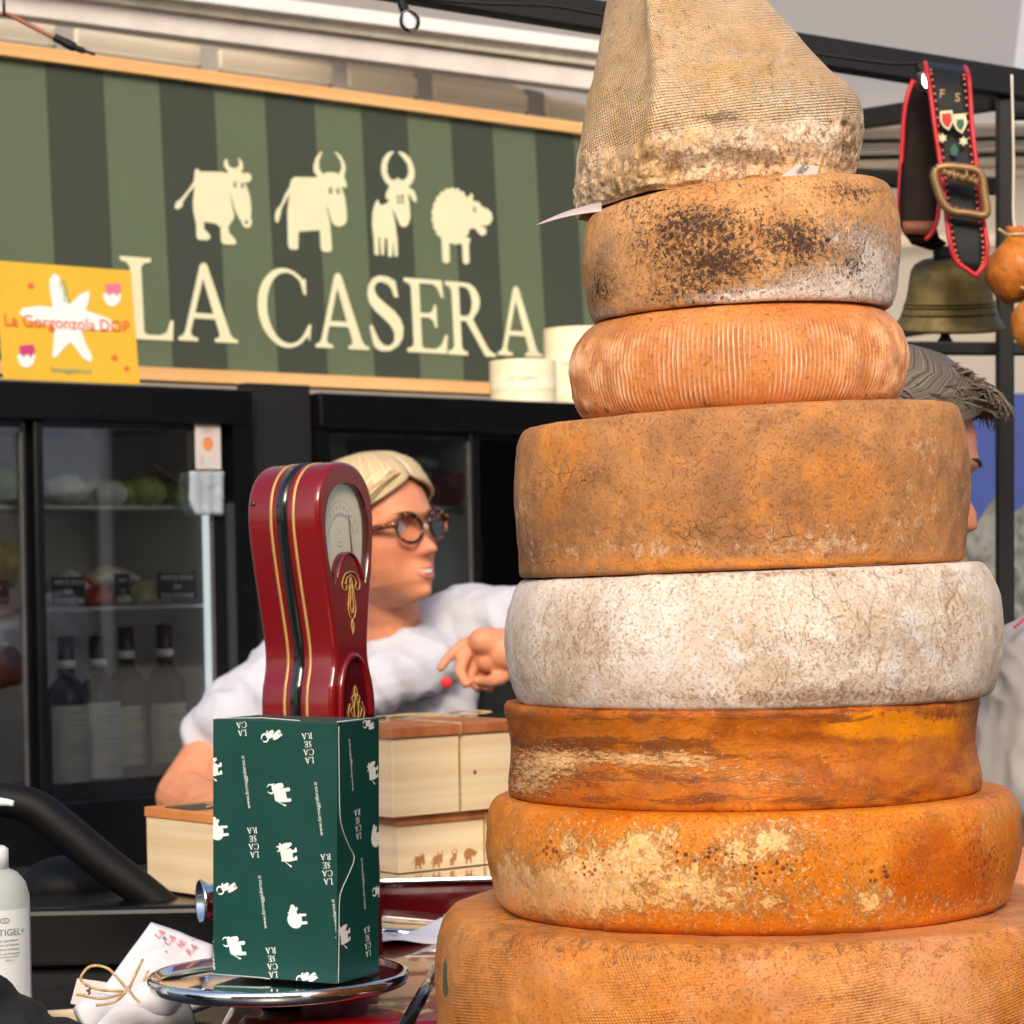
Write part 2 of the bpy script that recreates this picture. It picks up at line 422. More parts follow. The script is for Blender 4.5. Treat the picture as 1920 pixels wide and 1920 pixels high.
wheel('largest orange cheese wheel at the very bottom of the tower, cloth marks on its rim', 1424, 1690, 2030,
      [(596, 0), (606, .2), (608, .55), (604, .78), (594, .91), (576, .985), (560, 1)], m8, nseg=520, nrow=60, disp=.0028, ds=9.,
      masks={'dust': [(1700, 1860, 260, 90, .35), (1750, 1700, 200, 60, .4)], 'dirt': [(1100, 1760, 320, 42, .6), (1500, 1800, 450, 30, .5), (1850, 1700, 100, 70, .6), (950, 1720, 60, 40, .5), (1600, 1775, 200, 12, .5)],
             'green': [(832, 1835, 6, 42, .55), (838, 1862, 5, 26, .4)]}, extra=c8x, seed=8, flat_bottom=COUNTER)
m7 = cheese_mat('rind_orange_patched', [(.25, (172, 90, 28)), (.45, (202, 120, 40)), (.62, (214, 140, 60)), (.8, (224, 164, 94))],
    [dict(s=8., t=.62, w=.25, c=(172, 76, 12), o=.85, attr='deep', ag=.6),
     dict(s=70., t=.66, w=.07, c=(230, 184, 116), o=.85, attr='pale', ag=.27, h=.25, r=.84), dict(s=260., t=.58, w=.08, c=(242, 216, 166), o=.6, attr='pale', ag=.1, r=.8),
     dict(s=150., t=.62, w=.08, c=(188, 112, 50), o=.55, attr='pale', ag=.05),
     dict(kind='cell', s=170., t=1.0, w=.06, c=(110, 50, 20), o=.85, attr='spots', ag=.42), dict(kind='cell', s=90., t=1.16, w=.06, c=(92, 42, 22), o=.85, attr='spots', ag=.42),
     dict(s=200., t=.66, w=.05, c=(128, 70, 34), o=.7, attr='spots', ag=.06),
     dict(s=160., t=.62, w=.08, c=(140, 80, 36), o=.8, attr='dirt', ag=.16, r=.8), dict(s=9., t=.5, w=.2, c=(214, 116, 34), o=.35)],
    [(80., .0005), (420., .0003)], rough=.42, coat=.04)
PALE = [(1180, 1600, 80, 50, .9), (1060, 1560, 40, 50, .5), (1040, 1680, 180, 60, 1.), (1250, 1570, 40, 25, .7), (1450, 1575, 80, 40, 1.), (1400, 1680, 220, 60, .7), (960, 1620, 40, 80, .6), (1370, 1600, 40, 40, .5),
        (1290, 1650, 60, 40, .4), (1640, 1700, 60, 40, .6), (1830, 1560, 20, 20, .6), (1800, 1690, 90, 30, .5), (1100, 1650, 60, 60, .5)]
wheel('orange wheel second from the bottom with pale patches and brown spots', 1409, 1481, 1691,
      [(455, 0), (474, .07), (487, .25), (497, .5), (497, .72), (492, .86), (480, .97), (466, 1)], m7, nseg=440, nrow=52, disp=.0016, masks={
      'pale': PALE, 'deep': [(1760, 1630, 110, 90, 1.), (1560, 1540, 160, 30, .4), (1200, 1530, 200, 20, .3)],
      'spots': [(1040, 1590, 45, 22, 1.), (1130, 1630, 60, 30, .9), (1280, 1610, 60, 26, .9), (1400, 1640, 60, 40, .7), (1480, 1630, 40, 26, .8), (1340, 1590, 40, 16, .6), (1650, 1640, 40, 26, .9), (1850, 1610, 60, 50, .9), (1720, 1650, 60, 30, .4)],
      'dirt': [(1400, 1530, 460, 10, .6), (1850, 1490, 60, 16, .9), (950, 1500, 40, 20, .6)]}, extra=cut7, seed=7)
m6 = cheese_mat('rind_amber', [(.25, (112, 58, 24)), (.42, (160, 86, 30)), (.58, (190, 112, 42)), (.78, (214, 140, 60))],
    [dict(s=9., t=.66, w=.2, c=(238, 150, 40), o=.8, attr='bright', ag=.5), dict(s=24., sq=(1, 1, 6), t=.56, w=.12, c=(104, 56, 26), o=.8, attr='brown', ag=.22, r=.8),
     dict(s=60., sq=(1, 1, 5), t=.62, w=.07, c=(212, 164, 104), o=.8, attr='tan', ag=.2, h=.2, r=.8), dict(s=140., t=.6, w=.08, c=(150, 88, 40), o=.6, r=.8),
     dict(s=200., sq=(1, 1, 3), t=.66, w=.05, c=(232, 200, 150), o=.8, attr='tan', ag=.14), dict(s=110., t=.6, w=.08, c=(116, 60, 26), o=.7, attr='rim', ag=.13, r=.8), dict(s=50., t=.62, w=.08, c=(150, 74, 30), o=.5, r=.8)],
    [(70., .0006), (380., .0004)], rough=.48, coat=.04, nscale=14., sq=(1, 1, 2.4))
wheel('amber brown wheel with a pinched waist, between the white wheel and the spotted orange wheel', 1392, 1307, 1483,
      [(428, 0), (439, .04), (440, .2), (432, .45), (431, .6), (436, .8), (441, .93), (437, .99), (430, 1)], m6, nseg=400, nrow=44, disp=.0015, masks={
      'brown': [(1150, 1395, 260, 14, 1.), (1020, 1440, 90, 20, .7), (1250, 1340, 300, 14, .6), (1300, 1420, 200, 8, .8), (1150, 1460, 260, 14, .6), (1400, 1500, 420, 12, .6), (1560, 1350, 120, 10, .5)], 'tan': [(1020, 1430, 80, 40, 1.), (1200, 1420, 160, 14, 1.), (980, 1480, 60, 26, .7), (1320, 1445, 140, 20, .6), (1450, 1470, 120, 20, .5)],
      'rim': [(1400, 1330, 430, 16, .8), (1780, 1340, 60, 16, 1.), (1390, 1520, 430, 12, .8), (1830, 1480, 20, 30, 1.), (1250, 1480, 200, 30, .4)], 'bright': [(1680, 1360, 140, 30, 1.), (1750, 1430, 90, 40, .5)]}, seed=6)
m5 = cheese_mat('rind_white', [(.25, (196, 168, 134)), (.4, (222, 202, 172)), (.55, (236, 222, 198)), (.75, (244, 236, 222))],
    [dict(s=80., t=.54, w=.12, c=(190, 156, 118), o=.6, attr='brown', ag=.12, sq=(1, 1, .7), r=.82), dict(s=320., t=.58, w=.08, c=(150, 116, 86), o=.6, attr='brown', ag=.07, h=-.25, r=.8),
     dict(s=40., t=.54, w=.14, c=(246, 242, 234), o=.75, attr='white', ag=.15, r=.8), dict(s=20., t=.6, w=.14, c=(222, 182, 160), o=.35), dict(s=300., t=.6, w=.05, c=(248, 244, 236), o=.5, h=.3),
     dict(kind='crack', s=60., sq=(1, 1, .4), t=.982, w=.018, c=(130, 94, 64), o=.6, gate='crack', h=-.5)],
    [(110., .0010), (330., .0006)], rough=.8, spec=.2, nscale=14., mud=.2, val=.96, sat=1.05, fine=.18)
for_crack = [(1540, 1200, 60, 160, 1.), (1680, 1150, 60, 90, .9), (1460, 1260, 60, 60, .9), (1800, 1180, 50, 120, .8)]
def c5x(a, h, part, p, px, py):
    d = 0.
    if part == 1 and p.y < DT:      # three long vertical cracks
        for x0, y0, y1, k in ((1640, 1070, 1270, 5), (1680, 1065, 1130, 9), (1462, 1230, 1295, 3), (1548, 1060, 1110, 12), (1790, 1090, 1190, 7)):
            if y0 < py < y1:
                xx = x0 + k*2*math.sin(py/17.) + (py-y0)*.1; d -= .0026*math.exp(-((px-xx)/2.6)**2)
        xs = 1785 + (py-1250)*.12; 
        if py > 1150: d += .0012*math.exp(-((px-xs)/7)**2)
    return d, 0., 0.
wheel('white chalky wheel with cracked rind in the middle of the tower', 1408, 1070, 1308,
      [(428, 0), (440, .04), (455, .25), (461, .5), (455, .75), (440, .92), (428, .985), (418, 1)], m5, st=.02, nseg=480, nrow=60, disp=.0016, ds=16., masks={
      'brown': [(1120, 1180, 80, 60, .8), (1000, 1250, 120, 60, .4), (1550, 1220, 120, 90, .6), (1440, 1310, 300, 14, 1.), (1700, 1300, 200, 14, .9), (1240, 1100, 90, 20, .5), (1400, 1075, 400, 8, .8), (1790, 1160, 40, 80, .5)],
      'white': [(1400, 1200, 140, 60, .6), (1720, 1220, 120, 80, .7), (1230, 1250, 100, 50, .3)], 'crack': for_crack}, extra=c5x, seed=5)
m4 = cheese_mat('rind_tan_brown', [(.25, (118, 86, 58)), (.42, (156, 112, 74)), (.56, (184, 132, 82)), (.75, (204, 150, 92))],
    [dict(s=12., t=.52, w=.2, c=(216, 142, 66), o=.75, attr='orange', ag=.3, r=.75), dict(s=70., t=.56, w=.12, c=(136, 98, 66), o=.6, attr='dark', ag=.15, r=.8),
     dict(s=90., t=.6, w=.1, c=(216, 190, 154), o=.55, attr='pale', ag=.18, r=.8), dict(s=240., t=.58, w=.08, c=(104, 70, 46), o=.65, r=.8), dict(s=180., t=.66, w=.05, c=(236, 214, 178), o=.6, attr='pale', ag=.1),
     dict(kind='crack', s=70., t=.97, w=.02, c=(90, 60, 40), o=.6, gate='dark', h=-.6)],
    [(100., .0007), (420., .0005)], rough=.66, nscale=13.)
wheel('broad tan and brown wheel resting on the white one', 1386, 783, 1068,
      [(402, 0), (413, .02), (416, .12), (422, .4), (424, .62), (419, .84), (412, .94), (402, .99), (384, 1)], m4, st=.04, sb=.02, nseg=440, nrow=64, disp=.0018, masks={
      'orange': [(1600, 900, 200, 60, .5), (1250, 850, 200, 40, .4), (1400, 980, 240, 40, .3), (1430, 1055, 420, 14, .9), (1050, 830, 60, 40, .4)],
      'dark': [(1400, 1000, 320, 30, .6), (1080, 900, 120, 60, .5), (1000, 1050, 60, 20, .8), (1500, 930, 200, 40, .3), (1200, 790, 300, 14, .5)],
      'pale': [(1550, 1020, 160, 24, .8), (1200, 1030, 200, 20, .7), (1700, 970, 80, 50, .4), (980, 950, 30, 100, .6), (1750, 850, 50, 80, .5)]}, seed=4)
m3 = cheese_mat('rind_basket_ribbed', [(.25, (166, 96, 48)), (.45, (196, 126, 70)), (.6, (210, 144, 88)), (.8, (226, 170, 118))],
    [dict(s=22., t=.54, w=.14, c=(190, 112, 60), o=.55, r=.75), dict(s=130., t=.6, w=.06, c=(150, 86, 48), o=.6), dict(s=14., t=.56, w=.16, c=(242, 192, 140), o=.5),
     dict(s=110., t=.62, w=.06, c=(110, 62, 38), o=.8, attr='dirt', ag=.15)], [(120., .0005), (420., .0003)], rough=.42, coat=.04, ridge=True)
def ribs(a, h, part, p, px, py):
    if part != 1: return 0., 0., 0.
    env = min(1., max(0., (h-.03)*9))*min(1., max(0., (.86-h)*6)); k = nz((a*3, h*2, 3), 2., 3)
    s_ = math.sin(a*216 + 1.5*nz((a*4, h*1.2, 0), 2., 2)); amp = env*max(.08, .7+k*1.9)
    return .0009*s_*amp, max(0., s_)*amp, 0.
wheel('small peach coloured wheel with fine upright ribs around its side', 1384, 596, 785,
      [(258, 0), (284, .05), (306, .22), (314, .45), (312, .62), (300, .8), (278, .94), (258, 1)], m3, st=.028, sb=.04, nseg=216*6, nrow=26, disp=.0012, masks={
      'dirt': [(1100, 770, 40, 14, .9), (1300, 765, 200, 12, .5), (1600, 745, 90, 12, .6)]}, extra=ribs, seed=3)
m2 = cheese_mat('rind_mouldy', [(.22, (160, 112, 68)), (.42, (194, 142, 86)), (.56, (216, 164, 108)), (.78, (230, 186, 134))],
    [dict(s=14., t=.56, w=.2, c=(208, 140, 68), o=.5), dict(s=120., t=.55, w=.1, c=(150, 106, 70), o=.6, r=.8), dict(s=90., t=.62, w=.09, c=(226, 208, 182), o=.7, attr='white', ag=.22, r=.84, h=.3), dict(s=260., t=.57, w=.08, c=(244, 234, 216), o=.8, attr='white', ag=.16, r=.8),
     dict(s=110., t=.6, w=.16, c=(112, 86, 66), o=.6, attr='dark', ag=.11, r=.84, h=-.15), dict(s=260., t=.60, w=.05, c=(40, 34, 34), o=.92, attr='dark', ag=.125, r=.8), dict(s=330., t=.54, w=.1, c=(108, 78, 58), o=.6, attr='dark', ag=.05, r=.8), dict(s=260., t=.5, w=.1, c=(84, 72, 60), o=.55, gate='white', r=.8)],
    [(130., .0008), (400., .0006)], rough=.7, nscale=14., fine=.18)
wheel('mould speckled tan wheel with white bloom, just under the cone', 1387, 372, 594,
      [(262, 0), (276, .02), (290, .22), (300, .5), (299, .72), (292, .88), (280, .97), (262, 1)], m2, st=.083, sb=.028, nseg=400, nrow=56, disp=.0016, ds=16., masks={
      'dark': [(1310, 520, 80, 50, .95), (1130, 540, 28, 40, 1.), (1360, 490, 60, 30, .7), (1300, 410, 60, 34, .6), (1230, 470, 60, 40, .4), (1500, 450, 60, 40, .8), (1600, 360, 60, 16, .8), (1180, 380, 60, 30, .4), (1600, 500, 30, 40, .7), (1250, 560, 60, 30, .5), (1400, 420, 140, 50, .6), (1480, 500, 120, 60, .5), (1250, 430, 120, 50, .5), (1400, 350, 260, 20, .4), (1620, 420, 50, 60, .5)],
      'white': [(1560, 530, 130, 40, 1.), (1500, 560, 160, 20, .9), (1640, 500, 50, 70, .9), (1570, 440, 90, 40, .6), (1130, 590, 50, 16, .7), (1130, 470, 30, 30, .3), (1400, 560, 160, 16, .7)]}, seed=2)

# the cone shaped, cloth pressed cheese on top
m1 = cheese_mat('rind_cloth_pressed', [(.22, (198, 162, 116)), (.42, (226, 194, 150)), (.56, (240, 212, 172)), (.78, (250, 232, 200))],
    [dict(s=14., t=.54, w=.2, c=(214, 170, 100), o=.45, attr='yellow', ag=.22), dict(s=60., t=.54, w=.12, c=(240, 226, 202), o=.65, attr='white', ag=.16, h=.2, r=.84),
     dict(s=70., t=.56, w=.12, c=(128, 102, 80), o=.7, attr='dark', ag=.17, h=-.2, r=.84), dict(s=130., t=.57, w=.1, c=(150, 118, 86), o=.75, attr='rough', ag=.06, r=.86), dict(s=260., t=.58, w=.07, c=(92, 72, 56), o=.6, attr='rough', ag=.05, r=.8), dict(s=170., t=.61, w=.08, c=(238, 226, 204), o=.6, attr='rough', ag=.05, r=.84, h=.3),
     dict(s=230., t=.6, w=.07, c=(98, 74, 54), o=.75, attr='dark', ag=.07, r=.8), dict(kind='crack', s=90., t=.97, w=.02, c=(110, 78, 54), o=.45, gate='rough', h=-.6)],
    [(120., .0012), (360., .0009)], rough=.7, nscale=12., mud=.12, flk=.8, val=1.22, sat=1.12, weave=(.0030, .0006, .24, .10, (170, 134, 84)), fine=.2)
def cone():
    # left edge, right edge of the body at photo heights, and the depth half-width
    lv = [(392, 1085, 1592, 0), (382, 1078, 1600, 0), (366, 1074, 1603, 0), (345, 1074, 1606, 0), (310, 1078, 1612, 0), (270, 1084, 1618, 0), (240, 1089, 1619, 0), (205, 1096, 1612, 0), (175, 1101, 1596, 0), (140, 1109, 1560, 0), (100, 1118, 1522, 0), (50, 1128, 1476, 0),
          (0, 1139, 1432, 0), (-60, 1151, 1384, 0), (-120, 1163, 1340, 0), (-180, 1174, 1300, 0), (-225, 1186, 1272, 0), (-250, 1205, 1250, 0), (-258, 1220, 1238, 0)]
    n = 420; rows = []
    # cross section: rounded trapezium with one sharp seam towards the viewer on the left
    base = [(-1, .35), (-.95, -.12), (-.74, -.52), (-.5, -.9), (-.12, -.93), (.3, -.84), (.72, -.62), (.94, -.25), (1, .15), (.9, .6), (.5, .95), (-.1, 1.), (-.7, .85)]
    bp = [Vector((x, y, 0)) for x, y in base]; sm = spline(bp+[bp[0]], 30)[:-1]
    def sect(a):
        i = a*len(sm); k = int(i); f = i-k; return sm[k % len(sm)].lerp(sm[(k+1) % len(sm)], f)
    L = [Vector((a, b, y)) for y, a, b, _ in lv]; Ls = spline(L, 6)
    V, UV = [], []; M = {k: [] for k in ('yellow', 'white', 'dark', 'rough', 'rib')}
    mk = {'yellow': [(1280, 260, 60, 26, 1.), (1240, 320, 50, 20, 1.), (1180, 250, 40, 40, .5), (1160, 330, 40, 40, .4), (1400, 120, 60, 40, .6), (1320, 40, 50, 30, .4), (1210, 200, 14, 120, .6)],
          'white': [(1450, 240, 110, 26, .9), (1500, 170, 90, 40, .7), (1400, 110, 110, 60, .4), (1250, 260, 30, 14, .8), (1560, 250, 50, 50, .8), (1400, 270, 80, 20, .7), (1130, 370, 40, 20, .4), (1120, 270, 20, 60, .3)],
          'dark': [(1370, 218, 60, 12, .6), (1330, 225, 40, 10, .5), (1350, 290, 160, 16, .8), (1230, 300, 60, 20, .6), (1160, 350, 60, 12, .7), (1400, 300, 70, 14, .8), (1590, 270, 20, 50, .6), (1100, 350, 20, 40, .4)]}
    x0 = P(1385, 300, DT).x; org = Vector((x0, DT, 0)); arc = 0.
    zb_ref = P(1387, 372, DT).z; cxw = P(1387, 372, DT).x
    for r, q in enumerate(Ls):
        py = q.z; c = (q.x+q.y)/2; hw = (q.y-q.x)/2
        hwd = hw*.92 if py > 200 else hw*.92
        if r: arc += math.hypot((Ls[r].z-Ls[r-1].z), (hw-(Ls[r-1].y-Ls[r-1].x)/2))*PX
        for k in range(n):
            s_ = sect(k/n); wx = P(c, py, DT)
            p = Vector((wx.x + s_.x*hw*PX, DT + s_.y*hwd*PX, wx.z))
            if py > 150:            # the foot follows the tilted top of the wheel below
                f = min(1., (py-150)/242.); zw = zb_ref + .083*(p.x-cxw) ; zc = P(c, 392, DT).z
                p.z += (zw-zc+.001)*f
            qx, qy = proj(p); lowf = max(0., min(1., (qy-(215 + (1400-qx)*.12))/60.))
            if lowf > 0: e = nz(p, 24, 4)*.0020*lowf + nz(p, 100, 6)*.0026*lowf
            else: e = 0.
            e += nz(p, 9, 3)*.003 + nz(p, 90, 3)*.0005
            d = Vector((s_.x, s_.y, 0)).normalized()
            if qy < 330: e += .0075*math.exp(-(((s_.x+.5)/.09)**2+((s_.y+.9)/.09)**2))*(1-lowf*.7)
            if py < 385: p += d*e
            if lowf > 0 and py < 380: p.z += nz(p+Vector((5, 0, 0)), 50, 3)*.002*lowf
            if qy > 290 and 1230 < qx < 1290 and p.y < DT: p -= d*.012*math.exp(-((qx-1262)/16)**2)*min(1, (qy-290)/25)
            if p.y < DT and 1575 < qx < 1600 and qy > 230: p -= d*.006*math.exp(-((qx-1588)/5)**2)
            V.append(p-org); UV.append((k/n*.62 if True else 0, arc))
            for kk, l in mk.items(): M[kk].append(blobs(qx, qy, l) if p.y < DT+.03 else .3*nz(p, 8))
            M['rough'].append(lowf*1.2); M['rib'].append(0)
    F = []; nr = len(Ls)
    for i in range(nr-1):
        for j in range(n):
            a, b = i*n+j, i*n+(j+1) % n; F.append((a, b, b+n, a+n))
    F.append(tuple(range(n))); F.append(tuple((nr-1)*n+j for j in range(n)))
    o = mesh('aged_cheese', V, F, m1, uvs=UV); o.location = org
    for kk, l in M.items():
        at = o.data.attributes.new(kk, 'FLOAT', 'POINT'); at.data.foreach_set('value', l)
    tag(o, 'tall cone shaped pale cheese with cloth imprint, topmost of the tower', 'cheese', 'cheeses stacked in the tower')
cone()

# paper tags caught under the cone
paper = mat('paper', (225, 214, 206), .7, var=.03, trans=.2)
pinkp = mat('paper_pinkish', (205, 182, 174), .7, var=.04)
ink = mat('ink_black', (38, 36, 38), .6); 
def strip(name, rows, m, th=.0006, parent=None):
    """curved sheet from rows of points (grid), with thickness"""
    n = len(rows[0]); V = [Vector(p) for r in rows for p in r]; F = []
    for i in range(len(rows)-1):
        for j in range(n-1): a = i*n+j; F.append((a, a+1, a+n+1, a+n))
    o = mesh(name, V, F, m, parent); md = o.modifiers.new('thickness', 'SOLIDIFY'); md.thickness = th; md.offset = 0
    return o
tg = thing('paper_tag', 'pointed white paper tip sticking out left between cone and mouldy wheel', 'tag', P(1095, 398, DT-.1))
rows = []
for i in range(9):
    t_ = i/8; x = 1003 + 125*t_; yc = 423 - 40*t_ - 5*math.sin(t_*PI); hw = .5+24*t_**.9
    rows.append([P(x, yc+hw*.55*k*(1.0 if k > 0 else .35), DT-.13-.03*t_*k) for k in (-1, -.5, 0, .5, 1)])
strip('sheet', rows, pinkp, parent=tg)
tg = thing('paper_tag', 'small printed paper tag under the right foot of the cone', 'tag', P(1500, 318, DT-.2))
pl = Plane(P(1463, 329, DT-.245), P(1530, 326, DT-.24)-P(1463, 329, DT-.245), Vector((0, .35, 1)))
k_ = PX*.89
shp = tess([[(0, -2*k_), (38*k_, 22*k_), (46*k_, 20*k_), (78*k_, 16*k_), (72*k_, -1*k_)]])
flatmesh([shp], lambda x, y: pl.W(x, y, .0), 'sheet', pinkp, tg)
flatmesh([xf(text(a, .0022), dx=(44+b)*k_, dy=(14-c)*k_, rot=R(38)) for a, b, c in (('CASERIA', 0, 0), ('FORM', 5, 6), ('1200 g', -4, 8))], lambda x, y: pl.W(x, y, .0006), 'print', ink, tg)

# ------------------------------------------------------------------ shared surfaces
BLACK = mat('black_enamel', (9, 9, 11), .25, var=.1, spec=.35)
BLACKM = mat('black_matt', (14, 13, 13), .6, var=.12, spec=.3)
ALU = mat('black_aluminium', (14, 13, 14), .5, var=.1, spec=.3)
CHROME = chrome()
CREAM = mat('cream_print', (226, 221, 182), .6, var=.02)
WHITE = mat('white_print', (232, 234, 230), .55, var=.02)
d_ = Vector((.743, .669, 0)).normalized(); nn = Vector((.669, -.743, 0)).normalized()

# ------------------------------------------------------------------ ground, buildings across the square (seen in reflections), tent
def quadobj(name, pts, m, parent=None, div=1):
    V = []; F = []
    a, b, c, d = [Vector(p) for p in pts]
    for i in range(div+1):
        for j in range(div+1): V.append(a.lerp(b, j/div).lerp(d.lerp(c, j/div), i/div))
    for i in range(div):
        for j in range(div): k = i*(div+1)+j; F.append((k, k+1, k+div+2, k+div+1))
    return mesh(name, V, F, m, parent, smooth=False)
t = NT('paving'); br = t.n('TexBrick'); t.l(t.mapping(t.obj(), (1.2, 1.2, 1.2)), br.inputs[0]); br.inputs['Color1'].default_value = (.2, .18, .16, 1); br.inputs['Color2'].default_value = (.26, .24, .21, 1); br.inputs['Mortar'].default_value = (.09, .085, .08, 1)
t.l(br.outputs[0], t.b.inputs['Base Color']); t.b.inputs['Roughness'].default_value = .8
struct(quadobj('ground', [(-120, -120, 0), (120, -120, 0), (120, 120, 0), (-120, 120, 0)], t.m))
def house(label, c, dims, col, rot=0, windows=True):
    h = thing('building', label, 'building', (c[0], c[1], 0))
    ax = (Vector((math.cos(rot), math.sin(rot), 0)), Vector((-math.sin(rot), math.cos(rot), 0)), Vector((0, 0, 1)))
    box('wall', (c[0], c[1], dims[2]/2), dims, mat('stucco_%d' % col[2], col, .85, var=.12), h, ax)
    box('roof', (c[0], c[1], dims[2]+.25), (dims[0]+.8, dims[1]+.8, .5), mat('roof_tile', (150, 88, 62), .8), h, ax)
    for s in (-1, 1) if windows else ():
        for i in range(int(dims[0]//3)):
            for k in range(int(dims[2]//3)):
                p = Vector((c[0], c[1], 0)) + ax[0]*(-dims[0]/2+1.5+i*3) + ax[1]*s*(dims[1]/2+.02) + ax[2]*(1.8+3*k)
                fr = box('window', p, (1.1, .08, 1.6), mat('window_frame', (220, 215, 205), .6), h, ax)
                box('pane', p+ax[1]*s*.05, (.9, .02, 1.4), mat('dark_pane', (40, 48, 56), .1), fr, ax)
house('cream town house across the square behind the photographer', (-3, -22, 0), (26, 6, 11), (206, 186, 150))
house('dark grey town house on the right side of the square', (44, -8, 0), (34, 6, 12), (34, 32, 32), R(90), False)  # unseen house, darkened and left windowless to dim the door reflections

def beam(name, a, b, h, d, m, par, bev=.003, up=Vector((0, 0, 1))):
    a, b = Vector(a), Vector(b); x = (b-a).normalized(); z = (up-x*up.dot(x)).normalized(); y = z.cross(x)
    return box(name, (a+b)/2, ((b-a).length, d, h), m, par, (x, y, z), bev)
railm0 = mat('pale_rail', (222, 212, 204), .5, var=.05)
fab = mat('tent_fabric', (242, 238, 232), .85, var=.02, vs=3, trans=.75)
fabg = mat('tent_fabric_grey', (224, 216, 208), .85, var=.02, vs=3, trans=.5)
ntent = thing('neighbour_tent', 'white tent of the next stall to the right, seen only mirrored in the cooler doors', 'tent', (7, 0, 0))
quadobj('side_panel', [(9, -4.5, 1.5), (7, 2.45, 2.0), (7, 2.45, 3.0), (9, -4.5, 3.0)], mat('tent_side_blueish', (226, 232, 244), .8, var=.04, trans=.3), ntent, 2)  # unseen panel, slanted to the sun so the doors mirror it pale
quadobj('roof_panel', [(7, -4.5, 3.0), (7, 2.45, 3.0), (9.5, 2.45, 4.2), (9.5, -4.5, 4.2)], fab, ntent, 2)
for y_ in (-4.5, 2.45): beam('post', (7.03, y_, 0), (7.03, y_, 3.0), .05, .05, railm0, ntent, up=Vector((1, 0, 0)))
# roof: rises towards the customers
tent = thing('market_tent', 'white fabric tent roof with sloping right panel over the cheese stall', 'tent', (0, 5, 2.9))
zr = lambda y: 2.86 + (8.2-y)*.2
quadobj('roof_panel', [(-5, 8.4, zr(8.4)), (1.62, 8.4, zr(8.4)), (1.38, 6.7, zr(6.7)), (-5, 6.7, zr(6.7))], fabg, tent, 8)
quadobj('roof_panel', [(1.62, 8.4, zr(8.4)), (4.5, 8.4, zr(8.4)-1.2), (4.42, 6.7, zr(6.7)-1.21), (1.38, 6.7, zr(6.7))], fab, tent, 8)
# rear wall, parallel with the sign
BW = Plane(P(0, HC, 6.4), d_, (0, 0, 1))
backw = thing('tent_wall', 'white fabric rear wall of the tent with welded straps, above the striped sign', 'wall', BW.W(1, .6))
def wallpart(px0, px1, ytop, ybot, w0, w1, m, name, par):
    a = BW.at(px0, ytop, w1); b = BW.at(px1, ytop, w1); c = BW.at(px0, ybot, w1)
    pbox(name, BW, a[0], b[0], c[1], a[1], w0, w1, m, par)
wallm = mat('wall_fabric', (244, 234, 220), .85, var=.05, vs=4, trans=.85)
pbox('fabric', BW, -1.6, 2.6, -1.2, 2.3, -.02, 0, wallm, backw)
strap_m = mat('grey_strap', (158, 150, 142), .8, var=.06)
bright = mat('white_pvc', (255, 250, 238), .6, var=.02, trans=.85)
v0 = BW.at(300, 78, .01)[1]; v1 = BW.at(300, 112, .01)[1]
for a, b in ((-60, 100), (140, 372), (410, 618), (652, 778), (812, 985), (1022, 1150)):
    x0 = BW.at(a, 60+.14*a, .01)[0]; x1 = BW.at(b, 60+.14*b, .01)[0]
    pbox('window_panel', BW, x0, x1, v1, v0, .0, .02, bright, backw)
for a, b in ((102, 138), (374, 408), (621, 650), (781, 810), (988, 1020)):
    x0 = BW.at(a, 60+.14*a, .01)[0]; x1 = BW.at(b, 60+.14*b, .01)[0]
    pbox('strap', BW, x0, x1, v1-.16, v0+.02, .0, .012, strap_m, backw)
rails = thing('roof_rails', 'pale aluminium roof rails running above the striped sign', 'rail', P(500, 60, 5.6))
k56 = 5.6/FPX
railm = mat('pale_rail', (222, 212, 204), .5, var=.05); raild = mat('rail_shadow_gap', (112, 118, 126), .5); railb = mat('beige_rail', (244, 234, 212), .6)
def twobeam(name, y0, y1, th, m, off=0.):
    # y0 at photo x=0, y1 at photo x=1120
    s = (y1-y0)/1120.
    beam(name, P(-300, y0-300*s, 5.0+off), P(1500, y0+1500*s, 6.5+off), th*k56, .05, m, rails)
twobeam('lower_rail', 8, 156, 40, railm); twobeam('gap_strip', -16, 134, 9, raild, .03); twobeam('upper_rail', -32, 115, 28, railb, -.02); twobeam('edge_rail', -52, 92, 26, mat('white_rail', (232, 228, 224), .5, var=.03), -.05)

# black aluminium frame on the right
fr = thing('hanging_rack', 'black aluminium frame with post and cross bars, holding bell and hanging cheeses', 'frame', P(1884, 1900, 3.65))
k36 = 3.6/FPX
beam('top_rail', P(430, -78, 3.35), P(1990, 172, 3.72), 56*k36, .03, ALU, fr)
beam('post', P(1884, 2900, 3.7), P(1884, 150, 3.7), 32*k36, .024, ALU, fr, up=Vector((1, 0, 0)))
beam('cross_rail', P(1560, 232, 4.4), P(1870, 186, 3.76), 40*k36*1.1, .02, ALU, fr)
beam('cross_rail', P(1480, 322, 3.95), P(1868, 350, 3.85), 34*k36, .02, ALU, fr)
beam('cross_rail', P(1560, 652, 3.8), P(1990, 655, 3.8), 26*k36, .02, ALU, fr)
beam('cross_rail', P(1896, 205, 3.8), P(1990, 205, 3.8), 42*k36, .02, ALU, fr)
beam('cross_rail', P(1660, 628, 4.3), P(1868, 600, 4.3), 22*k36, .02, ALU, fr)

